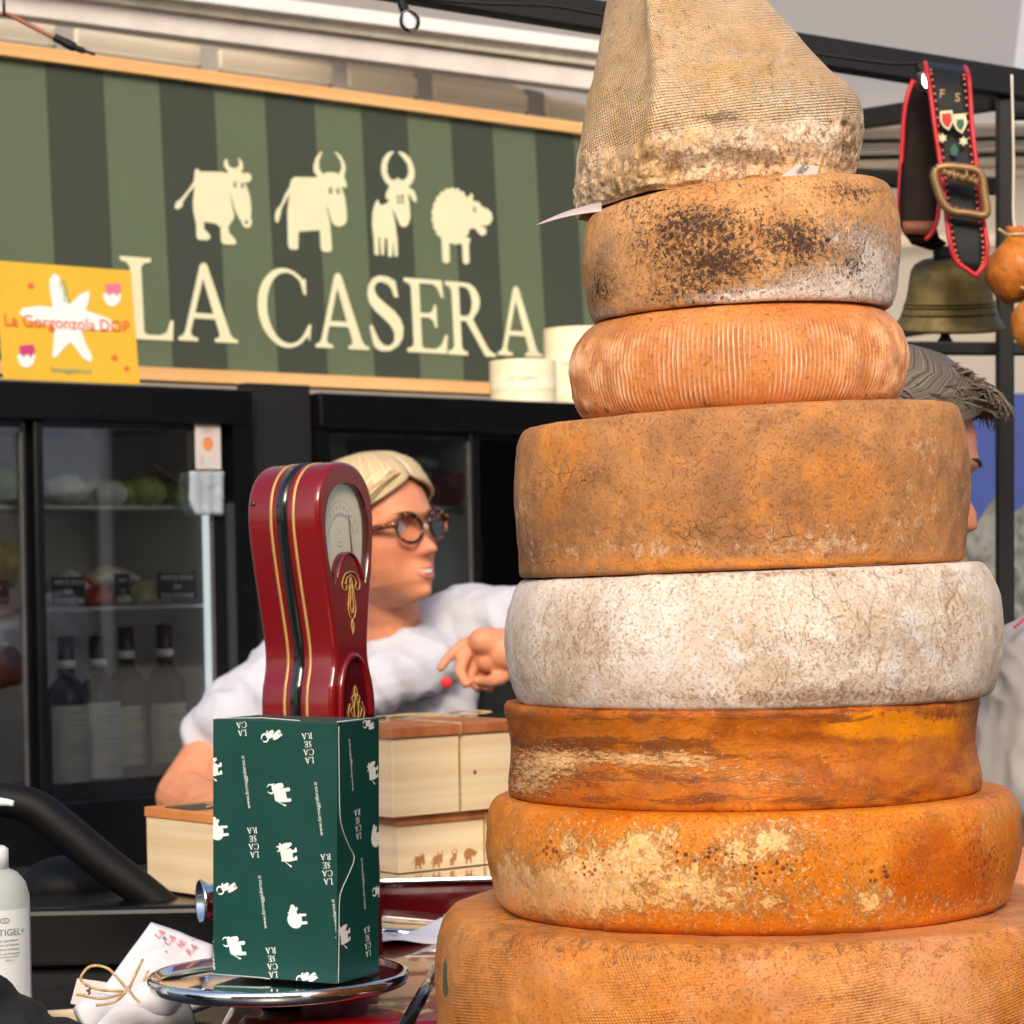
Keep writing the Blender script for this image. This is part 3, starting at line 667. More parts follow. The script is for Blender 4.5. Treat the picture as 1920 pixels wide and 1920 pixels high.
# right hand rear: white fabric, tent bars, poster
def fpl(D): return Plane(P(960, HC, D), Vector((1, 0, 0)), (0, 0, 1))
RWp = fpl(7.6)
rw = thing('tent_wall', 'plain white rear wall of the tent behind the black frame on the right', 'wall', RWp.W(1.4, .5))
a = RWp.at(1450, 240); b = RWp.at(2300, 2100); pbox('fabric', RWp, a[0], b[0], b[1], a[1], -.02, 0, mat('rear_fabric', (248, 238, 224), .85, var=.03, trans=.85), rw)
barm = mat('beige_bar', (176, 162, 146), .6)
for y, h, m_ in ((245, 14, barm), (285, 5, strap_m), (292, 18, bright), (318, 8, barm), (262, 5, strap_m), (445, 6, bright)):
    a = RWp.at(1560, y, .05); b = RWp.at(2100, y+h, .05); pbox('bar', RWp, a[0], b[0], b[1], a[1], .03, .05, m_, rw)
pp = fpl(6.6)
poster = thing('mountain_poster', 'large poster of a grey rocky mountain under blue sky behind the black post', 'poster', pp.W(1.3, 0))
a = pp.at(1560, 745); b = pp.at(2200, 1500); pbox('sky_print', pp, a[0], b[0], b[1], a[1], -.01, 0, mat('poster_blue', (24, 52, 124), .5, var=.04), poster)
t = NT('rock_print'); n_ = t.noise(t.mapping(t.obj(), (1, 1, .8)), 22., 8., .75, .6); r_ = t.n('ValToRGB'); t.l(n_, r_.inputs[0])
r_.color_ramp.elements[0].position = .36; r_.color_ramp.elements[0].color = lin((40, 44, 44)); r_.color_ramp.elements[1].position = .66; r_.color_ramp.elements[1].color = lin((140, 140, 134))
t.l(r_.outputs[0], t.b.inputs['Base Color']); t.b.inputs['Roughness'].default_value = .6
ridge = [(1560, 1060), (1700, 1040), (1780, 1010), (1812, 1000), (1830, 985), (1850, 950), (1866, 930), (1885, 942), (1900, 962), (1920, 948), (1960, 900), (2000, 930), (2080, 960), (2200, 990), (2200, 1500), (1560, 1500)]
flatmesh([tess([[pp.at(x, y) for x, y in ridge]])], lambda x, y: pp.W(x, y, .004), 'mountain_print', t.m, poster)
t2 = mat('meadow_print', (98, 112, 74), .6, var=.3, vs=30)
flatmesh([tess([[pp.at(x, y) for x, y in [(1560, 1200), (1850, 1185), (1920, 1200), (2200, 1180), (2200, 1500), (1560, 1500)]]])], lambda x, y: pp.W(x, y, .008), 'meadow_print', t2, poster)

# ------------------------------------------------------------------ glyphs of the shop's lettering, unit height, baseline 0
GL = {}
GL['L'] = [[(0, 0), (0, .05), (.08, .07), (.12, .12), (.12, .88), (.08, .93), (0, .95), (0, 1), (.4, 1), (.4, .95), (.31, .93), (.27, .88), (.27, .09), (.31, .06), (.47, .06), (.56, .1), (.62, .25), (.66, .25), (.64, 0)]]
GL['A'] = [[(0, 0), (0, .045), (.06, .06), (.11, .12), (.39, .96), (.43, 1.), (.49, 1.), (.52, .96), (.83, .12), (.88, .06), (.95, .045), (.95, 0), (.58, 0), (.58, .045), (.64, .06), (.66, .1), (.6, .29), (.26, .29), (.2, .12), (.22, .06), (.31, .045), (.31, 0)],
           [(.285, .36), (.575, .36), (.435, .8)]]
def arc(cx, cy, rx, ry, a0, a1, n=22): return [(cx+rx*math.cos(R(a0+(a1-a0)*i/n)), cy+ry*math.sin(R(a0+(a1-a0)*i/n))) for i in range(n+1)]
GL['C'] = [arc(.5, .5, .5, .52, 48, 318, 30) + [(.9, .04+.03), (.95, .3), (.9, .3)] + arc(.53, .5, .36, .465, 318, 48, 30)[0:0] + list(reversed(arc(.54, .5, .375, .462, 50, 315, 30))) + [(.83, .7), (.88, .68), (.885, .9)]]
GL['E'] = [[(0, 0), (0, .05), (.08, .07), (.12, .12), (.12, .88), (.08, .93), (0, .95), (0, 1), (.68, 1), (.7, .76), (.66, .76), (.6, .88), (.52, .94), (.27, .94), (.27, .54), (.42, .54), (.49, .58), (.52, .66), (.56, .66), (.56, .35), (.52, .35), (.49, .44), (.42, .48), (.27, .48), (.27, .09), (.31, .06), (.52, .06), (.62, .12), (.7, .26), (.74, .26), (.71, 0)]]
GL['R'] = [[(0, 0), (0, .05), (.08, .07), (.12, .12), (.12, .88), (.08, .93), (0, .95), (0, 1), (.4, 1)] + arc(.4, .755, .27, .245, 80, -55, 14) + [(.52, .49), (.8, .1), (.88, .05), (.94, .045), (.94, 0), (.73, 0), (.38, .47), (.27, .47), (.27, .12), (.3, .07), (.38, .05), (.38, 0)],
           [(.27, .54), (.38, .54)] + arc(.38, .74, .13, .2, -80, 85, 12) + [(.27, .94)]]
sp_ = [(1290, 865), (1275, 860), (1265, 820), (1245, 795), (1215, 785), (1190, 790), (1172, 815), (1175, 845), (1190, 870), (1230, 905), (1275, 940), (1305, 980), (1320, 1030), (1312, 1085), (1285, 1130), (1240, 1158), (1195, 1162), (1165, 1150), (1150, 1125), (1135, 1030), (1150, 1020), (1165, 1060), (1185, 1105), (1210, 1130), (1240, 1130), (1265, 1105), (1268, 1060), (1250, 1020), (1215, 985), (1170, 945), (1142, 905), (1132, 860), (1140, 810), (1165, 770), (1200, 752), (1235, 752), (1265, 762), (1288, 775), (1300, 862)]
GL['S'] = [[((x-1132)/410., (1162-y)/410.) for x, y in sp_]]
def bbox(it):
    xs = [p[0] for p in it[0]]; ys = [p[1] for p in it[0]]; return min(xs), max(xs), min(ys), max(ys)
GT = {k: tess(v) for k, v in GL.items()}
def word(s, h, gap=.1):
    """lettering in the shop's type: list of pieces, centred"""
    out = []; x = 0
    for ch in s:
        if ch == ' ': x += .35*h; continue
        g = GT[ch]; b = bbox(g); out.append(xf(g, h, h, 0, x-b[0]*h, 0)); x += (b[1]-b[0]+gap)*h
    return [xf(g, 1, 1, 0, -x/2, -h/2) for g in out]

# animal emblems, traced in zoomed photo coordinates (2.909x, origin 300,260)
def ring(cx, cy, rx, ry, n=12, a0=0): return [(cx+rx*math.cos(2*PI*i/n+a0), cy+ry*math.sin(2*PI*i/n+a0)) for i in range(n)]
AN = {}
AN['cow'] = [[(75, 372), (85, 345), (105, 333), (150, 280), (181, 233), (185, 175), (198, 162), (215, 180), (330, 182), (362, 190), (368, 182), (350, 160), (343, 138), (350, 115), (363, 112), (365, 130), (374, 152), (392, 162), (414, 160), (427, 145), (426, 120), (420, 105), (433, 112), (448, 135), (449, 160), (440, 185), (455, 190), (475, 186), (495, 202), (494, 225), (480, 241), (458, 240), (472, 270), (485, 310), (493, 355), (494, 400), (490, 430), (498, 455), (489, 482), (466, 490), (448, 476), (438, 452), (420, 425), (402, 385), (388, 330), (380, 285), (384, 330), (393, 385), (401, 410), (398, 440), (370, 478), (372, 512), (406, 550), (413, 570), (400, 580), (345, 578), (330, 565), (327, 530), (326, 485), (300, 465), (236, 455), (236, 492), (268, 525), (270, 545), (255, 555), (205, 552), (195, 535), (193, 470), (178, 400), (175, 345), (184, 262), (152, 300), (121, 345), (118, 368), (100, 385), (82, 385)], ring(467, 457, 8, 12)]
AN['bull'] = [[(625, 455), (622, 420), (630, 390), (655, 360), (680, 300), (702, 265), (712, 225), (730, 210), (850, 212), (852, 205), (834, 180), (832, 150), (845, 105), (868, 75), (884, 72), (872, 95), (862, 130), (865, 165), (882, 192), (915, 183), (950, 186), (972, 195), (985, 165), (982, 130), (965, 98), (946, 72), (960, 75), (985, 100), (1004, 135), (1009, 165), (1000, 205), (1014, 250), (1012, 270), (985, 262), (1004, 320), (1014, 390), (1015, 445), (1004, 470), (975, 482), (948, 475), (932, 455), (920, 410), (906, 365), (900, 340), (908, 390), (922, 450), (930, 540), (934, 605), (925, 620), (885, 618), (872, 600), (867, 500), (752, 508), (750, 600), (740, 606), (705, 604), (693, 580), (690, 400), (702, 300), (690, 325), (660, 380), (650, 430), (640, 460)]]
AN['goat'] = [[(1165, 630), (1160, 540), (1152, 470), (1155, 400), (1168, 355), (1182, 330), (1190, 345), (1195, 362), (1215, 362), (1235, 352), (1245, 335), (1228, 328), (1228, 300), (1240, 275), (1248, 262), (1222, 235), (1204, 195), (1202, 150), (1212, 110), (1235, 80), (1262, 68), (1272, 75), (1250, 100), (1235, 140), (1235, 185), (1250, 220), (1272, 228), (1292, 214), (1315, 230), (1340, 218), (1352, 180), (1345, 140), (1320, 105), (1295, 78), (1300, 70), (1330, 80), (1362, 110), (1382, 160), (1385, 205), (1370, 245), (1350, 265), (1380, 282), (1395, 320), (1392, 352), (1376, 340), (1358, 310), (1350, 300), (1358, 360), (1362, 430), (1350, 470), (1330, 484), (1305, 475), (1290, 440), (1275, 400), (1262, 385), (1272, 420), (1282, 480), (1292, 560), (1293, 640), (1275, 645), (1268, 560), (1262, 645), (1240, 645), (1235, 545), (1222, 545), (1218, 635), (1202, 635), (1195, 540), (1188, 540), (1190, 636), (1170, 636)]]
fz = []
for i in range(44):
    a = 2*PI*i/44; r = 1.0 + .035*(1 if i % 2 else -1); fz.append((1590+112*r*math.cos(a), 422+152*r*math.sin(a)))
# the sheep: fleece with head and legs in one outline
sh = [p for p in fz if not (p[0] > 1668 and 300 < p[1] < 480) and not (p[1] > 545)]
sh = sorted([p for p in sh], key=lambda p: math.atan2(p[1]-422, p[0]-1590))
hi = [k for k, p in enumerate(sh) if math.atan2(p[1]-422, p[0]-1590) < 0][-1]
head_ = [(1678, 322), (1690, 298), (1702, 305), (1703, 340), (1735, 345), (1752, 372), (1785, 385), (1805, 408), (1810, 440), (1795, 468), (1765, 478), (1735, 468), (1775, 492), (1775, 520), (1752, 532), (1735, 520), (1712, 488), (1700, 495)]
low = [p for p in sh[hi+1:] if p[0] > 1640 and p[1] > 480]; rest = [p for p in sh[hi+1:] if not (p[0] > 1640)]
legs_ = [(1690, 548), (1680, 580), (1684, 675), (1665, 688), (1648, 675), (1643, 572), (1610, 578), (1573, 570), (1577, 672), (1555, 683), (1537, 670), (1530, 548)]
AN['sheep'] = [sh[:hi+1] + head_ + low + legs_ + [p for p in rest if p[1] < 546]]
def anim_tess(k): return tess(AN[k])
SG = Plane(P(0, 700, 4.72), d_, Vector((0, 0, 1))*math.cos(R(2.8)) - nn*math.sin(R(2.8)))
def z7(x, y): return SG.at(x/2.909+300, y/2.909+260)
ANL = {}
for k in AN:
    polys = [[z7(x, y) for x, y in p] for p in AN[k]]; ANL[k] = tess(polys)
def norm_an(k):
    b = bbox(ANL[k]); cx, cy = (b[0]+b[1])/2, (b[2]+b[3])/2; s = 1/max(b[1]-b[0], b[3]-b[2])
    return [((x-cx)*s, (y-cy)*s) for x, y in ANL[k][0]], ANL[k][1]
ANN = {k: norm_an(k) for k in ANL}

# ------------------------------------------------------------------ the striped shop sign
sign = thing('shop_sign', 'striped green sign board reading LA CASERA with four farm animals, in a pale wood frame', 'sign', SG.W(.5, 0))
lg = mat('sign_light_green', (90, 102, 76), .75, var=.03, vs=2); dg = mat('sign_dark_green', (56, 63, 51), .75, var=.03, vs=2)
frame_m = wood('light_frame_wood', (232, 186, 124), (214, 160, 98), (2, 2, 50))
u0, u1 = -.30, SG.at(1290, 300)[0]; vt = SG.at(300, 148)[1]; vb = SG.at(500, 700)[1]
pbox('board', SG, u0, u1, vb-.01, vt+.01, -.02, 0, lg, sign)
sx = [85, 192, 298, 400, 496, 588, 677, 762, 845, 922, 1003, 1075]
us = [SG.at(x, 115+.14*x)[0] for x in sx]
for i in range(0, 12, 2): pbox('stripe', SG, us[i], us[i+1], vb, vt, .0005, .002, dg, sign)
pbox('stripe', SG, u0, us[0]-(us[1]-us[0])*1.05, vb, vt, .0005, .002, dg, sign)
fw = .026
pbox('frame_strip', SG, u0, u1, vt, vt+fw, -.022, .016, frame_m, sign, .002); pbox('frame_strip', SG, u0, u1, vb-fw, vb, -.022, .016, frame_m, sign, .002)
pbox('frame_strip', SG, u0-fw, u0, vb-fw, vt+fw, -.022, .016, frame_m, sign); pbox('frame_strip', SG, u1, u1+fw, vb-fw, vt+fw, -.022, .016, frame_m, sign)
slots = [('L', 227, 322, 484, 637), ('A', 330, 441, 494, 641), ('C', 482, 581, 503, 652), ('A', 587, 687, 513, 654), ('S', 689, 754, 518, 659), ('E', 759, 836, 524, 662), ('R', 836, 925, 531, 667), ('A', 929, 1012, 538, 668)]
for ch, x0, x1, y0, y1 in slots:
    mx = (x0+x1)/2; A_ = SG.at(x0, (y0+y1)/2); B_ = SG.at(x1, (y0+y1)/2); t0 = SG.at(mx, y0)[1]; t1 = SG.at(mx, y1)[1]
    b = bbox(GT[ch]); g = GT[ch]
    pts = [(A_[0]+(x-b[0])/(b[1]-b[0])*(B_[0]-A_[0]), t1+(y-b[2])/(b[3]-b[2])*(t0-t1)) for x, y in g[0]]
    flatmesh([(pts, g[1])], lambda x, y: SG.W(x, y, .0026), 'letter', CREAM, sign)
for k in AN: flatmesh([ANL[k]], lambda x, y: SG.W(x, y, .0026), k+'_emblem', CREAM, sign)
eye_m = mat('emblem_dark', (84, 86, 66), .7)
ey = []
for cx, cy, rx, ry in ((405, 252, 9, 17), (445, 256, 9, 15), (926, 284, 11, 19), (967, 286, 10, 18), (1295, 320, 8, 13), (1317, 318, 8, 13), (1296, 346, 8, 10), (1318, 346, 8, 10), (1712, 388, 8, 16)):
    o_ = [z7(x, y) for x, y in ring(cx, cy, rx, ry)]; i_ = [z7(x, y) for x, y in ring(cx+3, cy-2, rx*.4, ry*.45)]; ey.append(tess([o_, i_]))
flatmesh(ey, lambda x, y: SG.W(x, y, .0032), 'eye_print', eye_m, sign)

# ------------------------------------------------------------------ refrigerated cabinets under the sign
FR = Plane(P(0, HC, 4.36), d_, (0, 0, 1)); FR.O.z = EYE
liner = mat('fridge_liner', (236, 232, 228), .5, var=.04); wire = mat('wire_white', (196, 200, 200), .4); stile = mat('stile_black', (14, 15, 18), .2)
GLS = glass('door_glass', (246, 248, 248), 2.2)
def fridge(label, u0, u1, splits, shelves, hpx):
    vt = .345; f = thing('display_fridge', label, 'fridge', FR.W((u0+u1)/2, -.52, -.25), None)
    vh = FR.at(250, 792)[1]; vb = FR.at(250, 1492)[1]
    pbox('top_panel', FR, u0, u1, vh, vt, -.5, .012, BLACK, f, .004)
    pbox('body_side', FR, u0, u0+.03, vb, vh, -.5, 0, BLACK, f); pbox('body_side', FR, u1-.045, u1, vb, vh, -.5, .006, BLACK, f)
    pbox('base_panel', FR, u0, u1, vb-.12, vb, -.5, .012, BLACK, f, .004)
    pbox('rear_liner', FR, u0+.03, u1-.045, vb, vh, -.5, -.46, liner, f)
    pbox('side_liner', FR, u1-.055, u1-.047, vb+.002, vh-.002, -.458, -.04, liner, f); pbox('side_liner', FR, u0+.032, u0+.042, vb+.002, vh-.002, -.458, -.04, liner, f)
    pbox('light_strip', FR, u1-.078, u1-.066, vb+.12, vh-.14, -.05, -.038, emis('cooler_light', (214, 222, 226), .85), f)  # lamp of the left cooler; the right cooler's copy is an added glow
    for x in (.25, .62): pbox('shelf_rail', FR, u0+(u1-u0)*x, u0+(u1-u0)*x+.012, vb+.01, vh-.01, -.458, -.448, mat('shelf_rail_grey', (150, 150, 150), .4, metal=.6), f)
    for sv in shelves:
        s = pbox('shelf', FR, u0+.045, u1-.06, sv-.006, sv, -.07, -.06, wire, f)
        parts = []
        for i in range(34): parts.append(tube([FR.W(u0+.05+(u1-u0-.12)*i/33, sv-.003, -.062), FR.W(u0+.05+(u1-u0-.12)*i/33, sv-.003, -.44)], .0016, 5))
        v, q = merge(parts); o = mesh('shelf_wires', v, q, wire, s); o['kind'] = 'stuff'
    for i, (a, b, w) in enumerate(splits):
        dr = pbox('door_frame', FR, a, a+.018, vb, vh, w-.012, w, stile, f, .003)
        pbox('door_frame', FR, b-.024, b, vb, vh, w-.012, w, stile, f, .003)
        pbox('door_frame', FR, a+.018, b-.024, vh-.012, vh, w-.012, w, stile, f); pbox('door_frame', FR, a+.018, b-.024, vb, vb+.03, w-.012, w, stile, f)
        pbox('door_glass', FR, a+.018, b-.024, vb+.03, vh-.012, w-.008, w-.005, GLS, f)
        pbox('stile_trim', FR, b-.03, b-.026, vb+.03, vh-.02, w-.006, w+.001, mat('brushed_trim', (150, 148, 146), .3, metal=.8), f)
    return f, vb, vh
uR = FR.at(470, 760)[0]; um = FR.at(82, 1000)[0]
sh1 = FR.at(250, 948, -.06)[1]; sh2 = FR.at(250, 1136, -.06)[1]
fridge('black glass fronted drinks cooler with cheeses and wine, left under the sign', -.46, uR, [(-.44, um, -.022), (um-.012, FR.at(424, 1000)[0], -.004)], [sh1, sh2], 0)
uL = FR.at(594, 800)[0]; u2 = FR.at(905, 1000)[0]
_, VB, VH = fridge('second black glass fronted cooler behind the woman', uL, uL+.98, [(uL+.02, u2, -.004), (u2-.012, uL+.95, -.022)], [sh1, sh2], 0)
box('base_cabinet', FR.W(.4, -1.033, -.24), (3.6, .5, 1.034), BLACKM, None, (FR.u, FR.n, FR.v)); tag(C.objects['base_cabinet'], 'black cabinet under the two coolers', 'cabinet')
pn = box('partition_panel', FR.W((uR+uL)/2, -.09, -.03), (uL-uR-.006, .03, .9), mat('black_void', (8, 8, 8), .8), None, (FR.u, FR.n, FR.v)); tag(pn, 'black panel closing the gap between the coolers', 'panel')  # darkness of the open gap put in as a black sheet
bw = box('rear_partition', (1.6, 6.9, 1.0), (7.5, .05, 2.0), BLACKM); struct(bw); bw.name = 'wall_rear_low'

# sticker and bag on the glass door
stk = thing('glass_sticker', 'white paper sticker with orange round mark on the cooler door', 'sticker', FR.W(*FR.at(390, 838)))
a = FR.at(365, 797); b = FR.at(414, 880)
pbox('sheet', FR, a[0], b[0], b[1], a[1], .0, .001, paper, stk)
c_ = FR.at(389, 832); flatmesh([tess([ring(c_[0], c_[1], .011, .013, 20)])], lambda x, y: FR.W(x, y, .0016), 'round_mark', mat('orange_print', (226, 140, 84), .6), stk)
gp = mat('grey_print', (150, 148, 144), .6)
for k in range(5):
    y = (806, 811, 856, 862, 868)[k]; c_ = FR.at(388 if k < 2 else 378, y); flatmesh([xf(text(('FORMAGGI', 'ARTIGIANI', 'latte', 'crudo', 'fresco')[k], .0032), dx=c_[0], dy=c_[1])], lambda x, y: FR.W(x, y, .0016), 'print', gp, stk)
bagm = glass('clear_bag', (226, 236, 238), 2.2)
rows = []
for i in range(13):
    r_ = []
    for j in range(11):
        x = 352 + 64*j/10 + (8 if i > 8 and j < 4 else 0)*(i-8)/3; y = 884 + 82*i/12
        u, v = FR.at(x, y); r_.append(FR.W(u, v, .004+.006*abs(nz((i*.5, j*.6, 1), 1., 3))+.006*math.sin(j*.9)**2))
    rows.append(r_)
o = strip('plastic_sleeve', rows, mat('milky_plastic', (214, 224, 230), .2, trans=.5)); tag(o, 'crumpled clear plastic sleeve taped to the cooler door', 'sleeve')

# goods inside the coolers
def inF(px, py, w): u, v = FR.at(px, py, w); return u, v
waxg = mat('green_wax', (158, 172, 84), .45, var=.2, vs=40, bump=.0008); waxw = mat('pale_wax', (206, 208, 190), .5, var=.1, vs=40, bump=.0008)  # the paler wax carries the door reflection's haze in its colour
kg = .93e-3
def cheese_ball(px, r, col, w, lab, k):
    u, v = inF(px, 900, w); c = FR.W(u, sh1+r*.82, w)
    v_, f_ = ell((0, 0, 0), (r*1.15, r, r*.84)); v_ = [q*(1+.1*nz(q, 30, 3)) for q in v_]
    o = mesh('wrapped_cheese', v_, f_, col); o.location = c; tag(o, lab, 'cheese', 'wrapped cheeses on the top shelf of the left cooler')
for i, (px, r, col, w) in enumerate(((122, .036, waxw, -.12), (165, .034, waxw, -.18), (205, .03, waxw, -.14), (232, .03, waxg, -.14), (240, .036, waxg, -.26), (272, .034, waxg, -.12), (303, .034, waxg, -.2), (332, .026, waxg, -.13))):
    cheese_ball(px, r, col, w, ['leftmost pale wrapped cheese on top cooler shelf', 'second pale wrapped cheese on top cooler shelf', 'small pale cheese beside the green ones', 'small green waxed cheese in front on top shelf', 'green waxed cheese at the back of the top shelf', 'large green waxed cheese in the middle of the top shelf', 'green waxed cheese behind the middle one', 'rightmost small green waxed cheese on top shelf'][i], i)
tw = tubeobj('reed_stick', [FR.W(*inF(285, 868, -.1), -.1), FR.W(*inF(355, 918, -.1), -.1)], .002, mat('straw', (176, 140, 90), .7)); tag(tw, 'thin straw stick poking out beside the green cheeses', 'stick')
def pack(lab, px0, px1, h, w, m1_, m2_=None, dz=0.):
    a = inF(px0, 1120, w)[0]; b = inF(px1, 1120, w)[0]; t_ = thing('cheese_pack', lab, 'package', FR.W((a+b)/2, sh2, w), 'packs on the middle shelf of the left cooler')
    rr = []
    for i in range(9):
        s = i/8; hh = h*(.35+.65*math.sin(PI*min(1, .1+s*.8))); x = a+(b-a)*s
        rr.append([FR.W(x, sh2+dz+hh*(.5+.5*math.sin(q)), w+.035*math.cos(q)) for q in [2*PI*k/14 for k in range(14)]])
    v_, f_ = loft(rr); o = mesh('wrapping', v_, f_, m1_, t_)
    if m2_: 
        v_, f_ = loft([[p+(p-FR.W((a+b)/2, sh2+dz+h/2, w))*.02 for p in r] for r in rr[5:9]]); mesh('printed_band', v_, f_, m2_, t_)
redp = mat('red_pack', (190, 62, 44), .35, var=.1); whp = mat('white_pack', (214, 206, 190), .4, var=.12, vs=30); crp = mat('cream_pack', (216, 206, 176), .4, var=.1)
pack('round white cheese pack at the left of the middle shelf', 98, 150, .05, -.2, whp, None, .02)
pack('red labelled cheese pack behind the left black price tag', 140, 170, .035, -.22, redp, None, .02)
pack('long cream pack lying on top of the others', 160, 245, .04, -.22, crp, whp, .035)
pack('red wrapped cheese pack in front on the middle shelf', 160, 225, .04, -.12, redp, whp)
pack('cream pack right of the red one, with green print', 250, 300, .045, -.14, crp, None)
slate = mat('slate_tag', (42, 42, 44), .6, var=.1)
def price(lab, px0, px1, py0, py1, w, lines, sc=.012, group='black price tags in the coolers'):
    a = inF(px0, py0, w); b = inF(px1, py1, w); t_ = thing('price_tag', lab, 'sign', FR.W(a[0], b[1], w), group)
    pbox('card', FR, a[0], b[0], b[1], a[1], w-.003, w, slate, t_)
    n_ = len(lines); H = a[1]-b[1]
    for i, l in enumerate(lines):
        it = xf(text(l, H*.17), dx=(a[0]+b[0])/2, dy=a[1]-H*(i+.6)/n_); bb = bbox(it); mxw = (b[0]-a[0])*.9
        if bb[1]-bb[0] > mxw: it = xf((([(x-(a[0]+b[0])/2, y) for x, y in it[0]]), it[1]), mxw/(bb[1]-bb[0]), 1, 0, (a[0]+b[0])/2, 0)
        flatmesh([it], lambda x, y: FR.W(x, y, w+.001), 'print', WHITE, t_)
price('black tag lettered MERCE SOLO DA ESPOSIZIONE on the right of the middle shelf', 296, 368, 1073, 1122, -.075, ['MERCE SOLO', 'DA', 'ESPOSIZIONE'])
price('black tag on the left of the middle shelf beside the white pack', 98, 160, 1082, 1132, -.08, ['MERCE SOLO', 'DA', 'ESPOSIZIONE'])
price('small black tag leaning on the red pack', 216, 244, 1076, 1115, -.07, ['DOP', '12'])
price('black tag at the left edge behind the first door', -24, 17, 1088, 1133, -.08, ['DA', 'BANCO'])
# grille and bottles on the cooler floor
gr = thing('air_grille', 'white slotted air grille low in the left cooler', 'grille', FR.W(*inF(150, 1180, -.4), -.4))
a = inF(100, 1150, -.44); b = inF(190, 1200, -.44)
for i in range(17): pbox('slat', FR, a[0]+(b[0]-a[0])*i/17, a[0]+(b[0]-a[0])*(i+.55)/17, b[1], a[1], -.445, -.435, liner, gr)
bottle_m = mat('dark_bottle', (8, 9, 8), .2, var=.1, spec=.3); caps = mat('burgundy_capsule', (58, 22, 28), .35); capb = mat('black_capsule', (24, 22, 24), .35); lab_w = mat('wine_label', (206, 204, 196), .6, var=.05); lab_c = mat('wine_label_cream', (204, 202, 176), .6, var=.05)
def bottle(px, w, top, cm, lm, label, ly0, ly1):
    u = inF(px, 1400, w)[0]; base = FR.W(u, VB+.004, w); h = inF(px, top, w)[1]-VB; r = .0385
    t_ = thing('wine_bottle', label, 'bottle', base, 'wine bottles on the floor of the left cooler')
    v_, f_ = lathe([(0, 0), (r*.9, 0), (r, .004), (r, h*.6), (r*.97, h*.64), (r*.75, h*.69), (r*.42, h*.74), (r*.36, h*.8), (r*.36, h*.99), (0, h*.99)], base, 36); mesh('glass_body', v_, f_, bottle_m, t_)
    v_, f_ = lathe([(r*.39, h*.76), (r*.40, h*.8), (r*.40, h), (r*.3, h*1.005), (0, h*1.005)], base, 28); mesh('capsule', v_, f_, cm, t_)
    v_, f_ = lathe([(r*.42, h*.80), (r*.43, h*.80), (r*.43, h*.85), (r*.42, h*.85)], base, 28); mesh('capsule_band', v_, f_, WHITE, t_)
    y0, y1 = inF(px, ly0, w+r)[1]-VB, inF(px, ly1, w+r)[1]-VB
    rr = [[base + FR.n*((r+.0006)*math.cos(a)) + FR.u*((r+.0006)*math.sin(a)) + Vector((0, 0, z)) for a in [R(-75+150*k/16) for k in range(17)]] for z in (y1, y0)]
    v_, f_ = loft(rr, closed=False); mesh('label', v_, f_, lm, t_)
    for k in range(7):
        z = y0-(y0-y1)*(.1, .2, .26, .5, .56, .62, .85)[k]; ww = (.45, .6, .35, .55, .5, .55, .3)[k]
        rr = [[base + FR.n*((r+.0012)*math.cos(a)) + FR.u*((r+.0012)*math.sin(a)) + Vector((0, 0, z+dz)) for a in [R(ww*(-55+110*q/10)) for q in range(11)]] for dz in (0, .0018)]
        v_, f_ = loft(rr, closed=False); mesh('label_line', v_, f_, gp, t_)
bottle(127, -.11, 1198, capb, lab_w, 'leftmost dark wine bottle with tall white label', 1328, 1474)
bottle(186, -.12, 1196, capb, lab_w, 'second dark wine bottle with tall white label', 1322, 1464)
bottle(240, -.19, 1180, caps, lab_c, 'third wine bottle, burgundy capsule, partly behind the fourth', 1328, 1440)
bottle(312, -.14, 1176, caps, lab_c, 'rightmost wine bottle with burgundy capsule and cream label', 1324, 1436)
# left door and right cooler goods
def lump(name, lab, cat, px, py, rx, rz, w, m, group=None, seed=0):
    u, v = inF(px, py, w); v_, f_ = ell((0, 0, 0), (rx, .04, rz), (FR.u, FR.n, FR.v), 40, 26); v_ = [q*(1+.22*nz(q+Vector((seed, 0, 0)), 26, 4)) for q in v_]
    o = mesh(name, v_, f_, m); o.location = FR.W(u, v, w); tag(o, lab, cat, group)
yb = mat('yellow_bag', (206, 186, 110), .35, var=.15, vs=40); foil = mat('foil', (190, 190, 192), .25, metal=.9, bump=.004, bs=90)
lump('pasta_bag', 'yellow bag leaning inside the left cooler door', 'bag', -4, 1060, .045, .045, -.16, yb, seed=1)
lump('pasta_bag', 'pale yellow bag on top shelf behind the left door', 'bag', 0, 910, .05, .04, -.16, waxg, seed=2)
lump('meat_pack', 'dark red meat pack at the bottom left of the cooler', 'package', 0, 1250, .05, .04, -.18, mat('dark_red_pack', (120, 44, 42), .4), seed=3)
lump('foil_parcel', 'crumpled silver foil parcel in the right cooler above the woman', 'parcel', 795, 878, .065, .055, -.2, foil, seed=4)  # silver and red lumps imitate a reflection of people in the glass
lump('red_bag', 'crumpled red bag beside the foil parcel', 'bag', 838, 912, .04, .045, -.16, mat('crimson_bag', (176, 36, 60), .35, var=.2, vs=30), seed=5)
lump('white_bag', 'crumpled white bag high in the right cooler', 'bag', 850, 850, .03, .045, -.14, mat('white_bag_m', (216, 214, 216), .35, var=.1, vs=30), seed=6)
lump('cheese_piece', 'grey rounded cheese at the top of the right cooler', 'cheese', 700, 845, .06, .06, -.3, mat('grey_rind', (120, 112, 106), .6, var=.2), seed=7)
lump('cheese_piece', 'brown round cheese between grey one and white bag', 'cheese', 775, 838, .035, .035, -.3, mat('brown_rind', (104, 76, 62), .6, var=.2), seed=9)
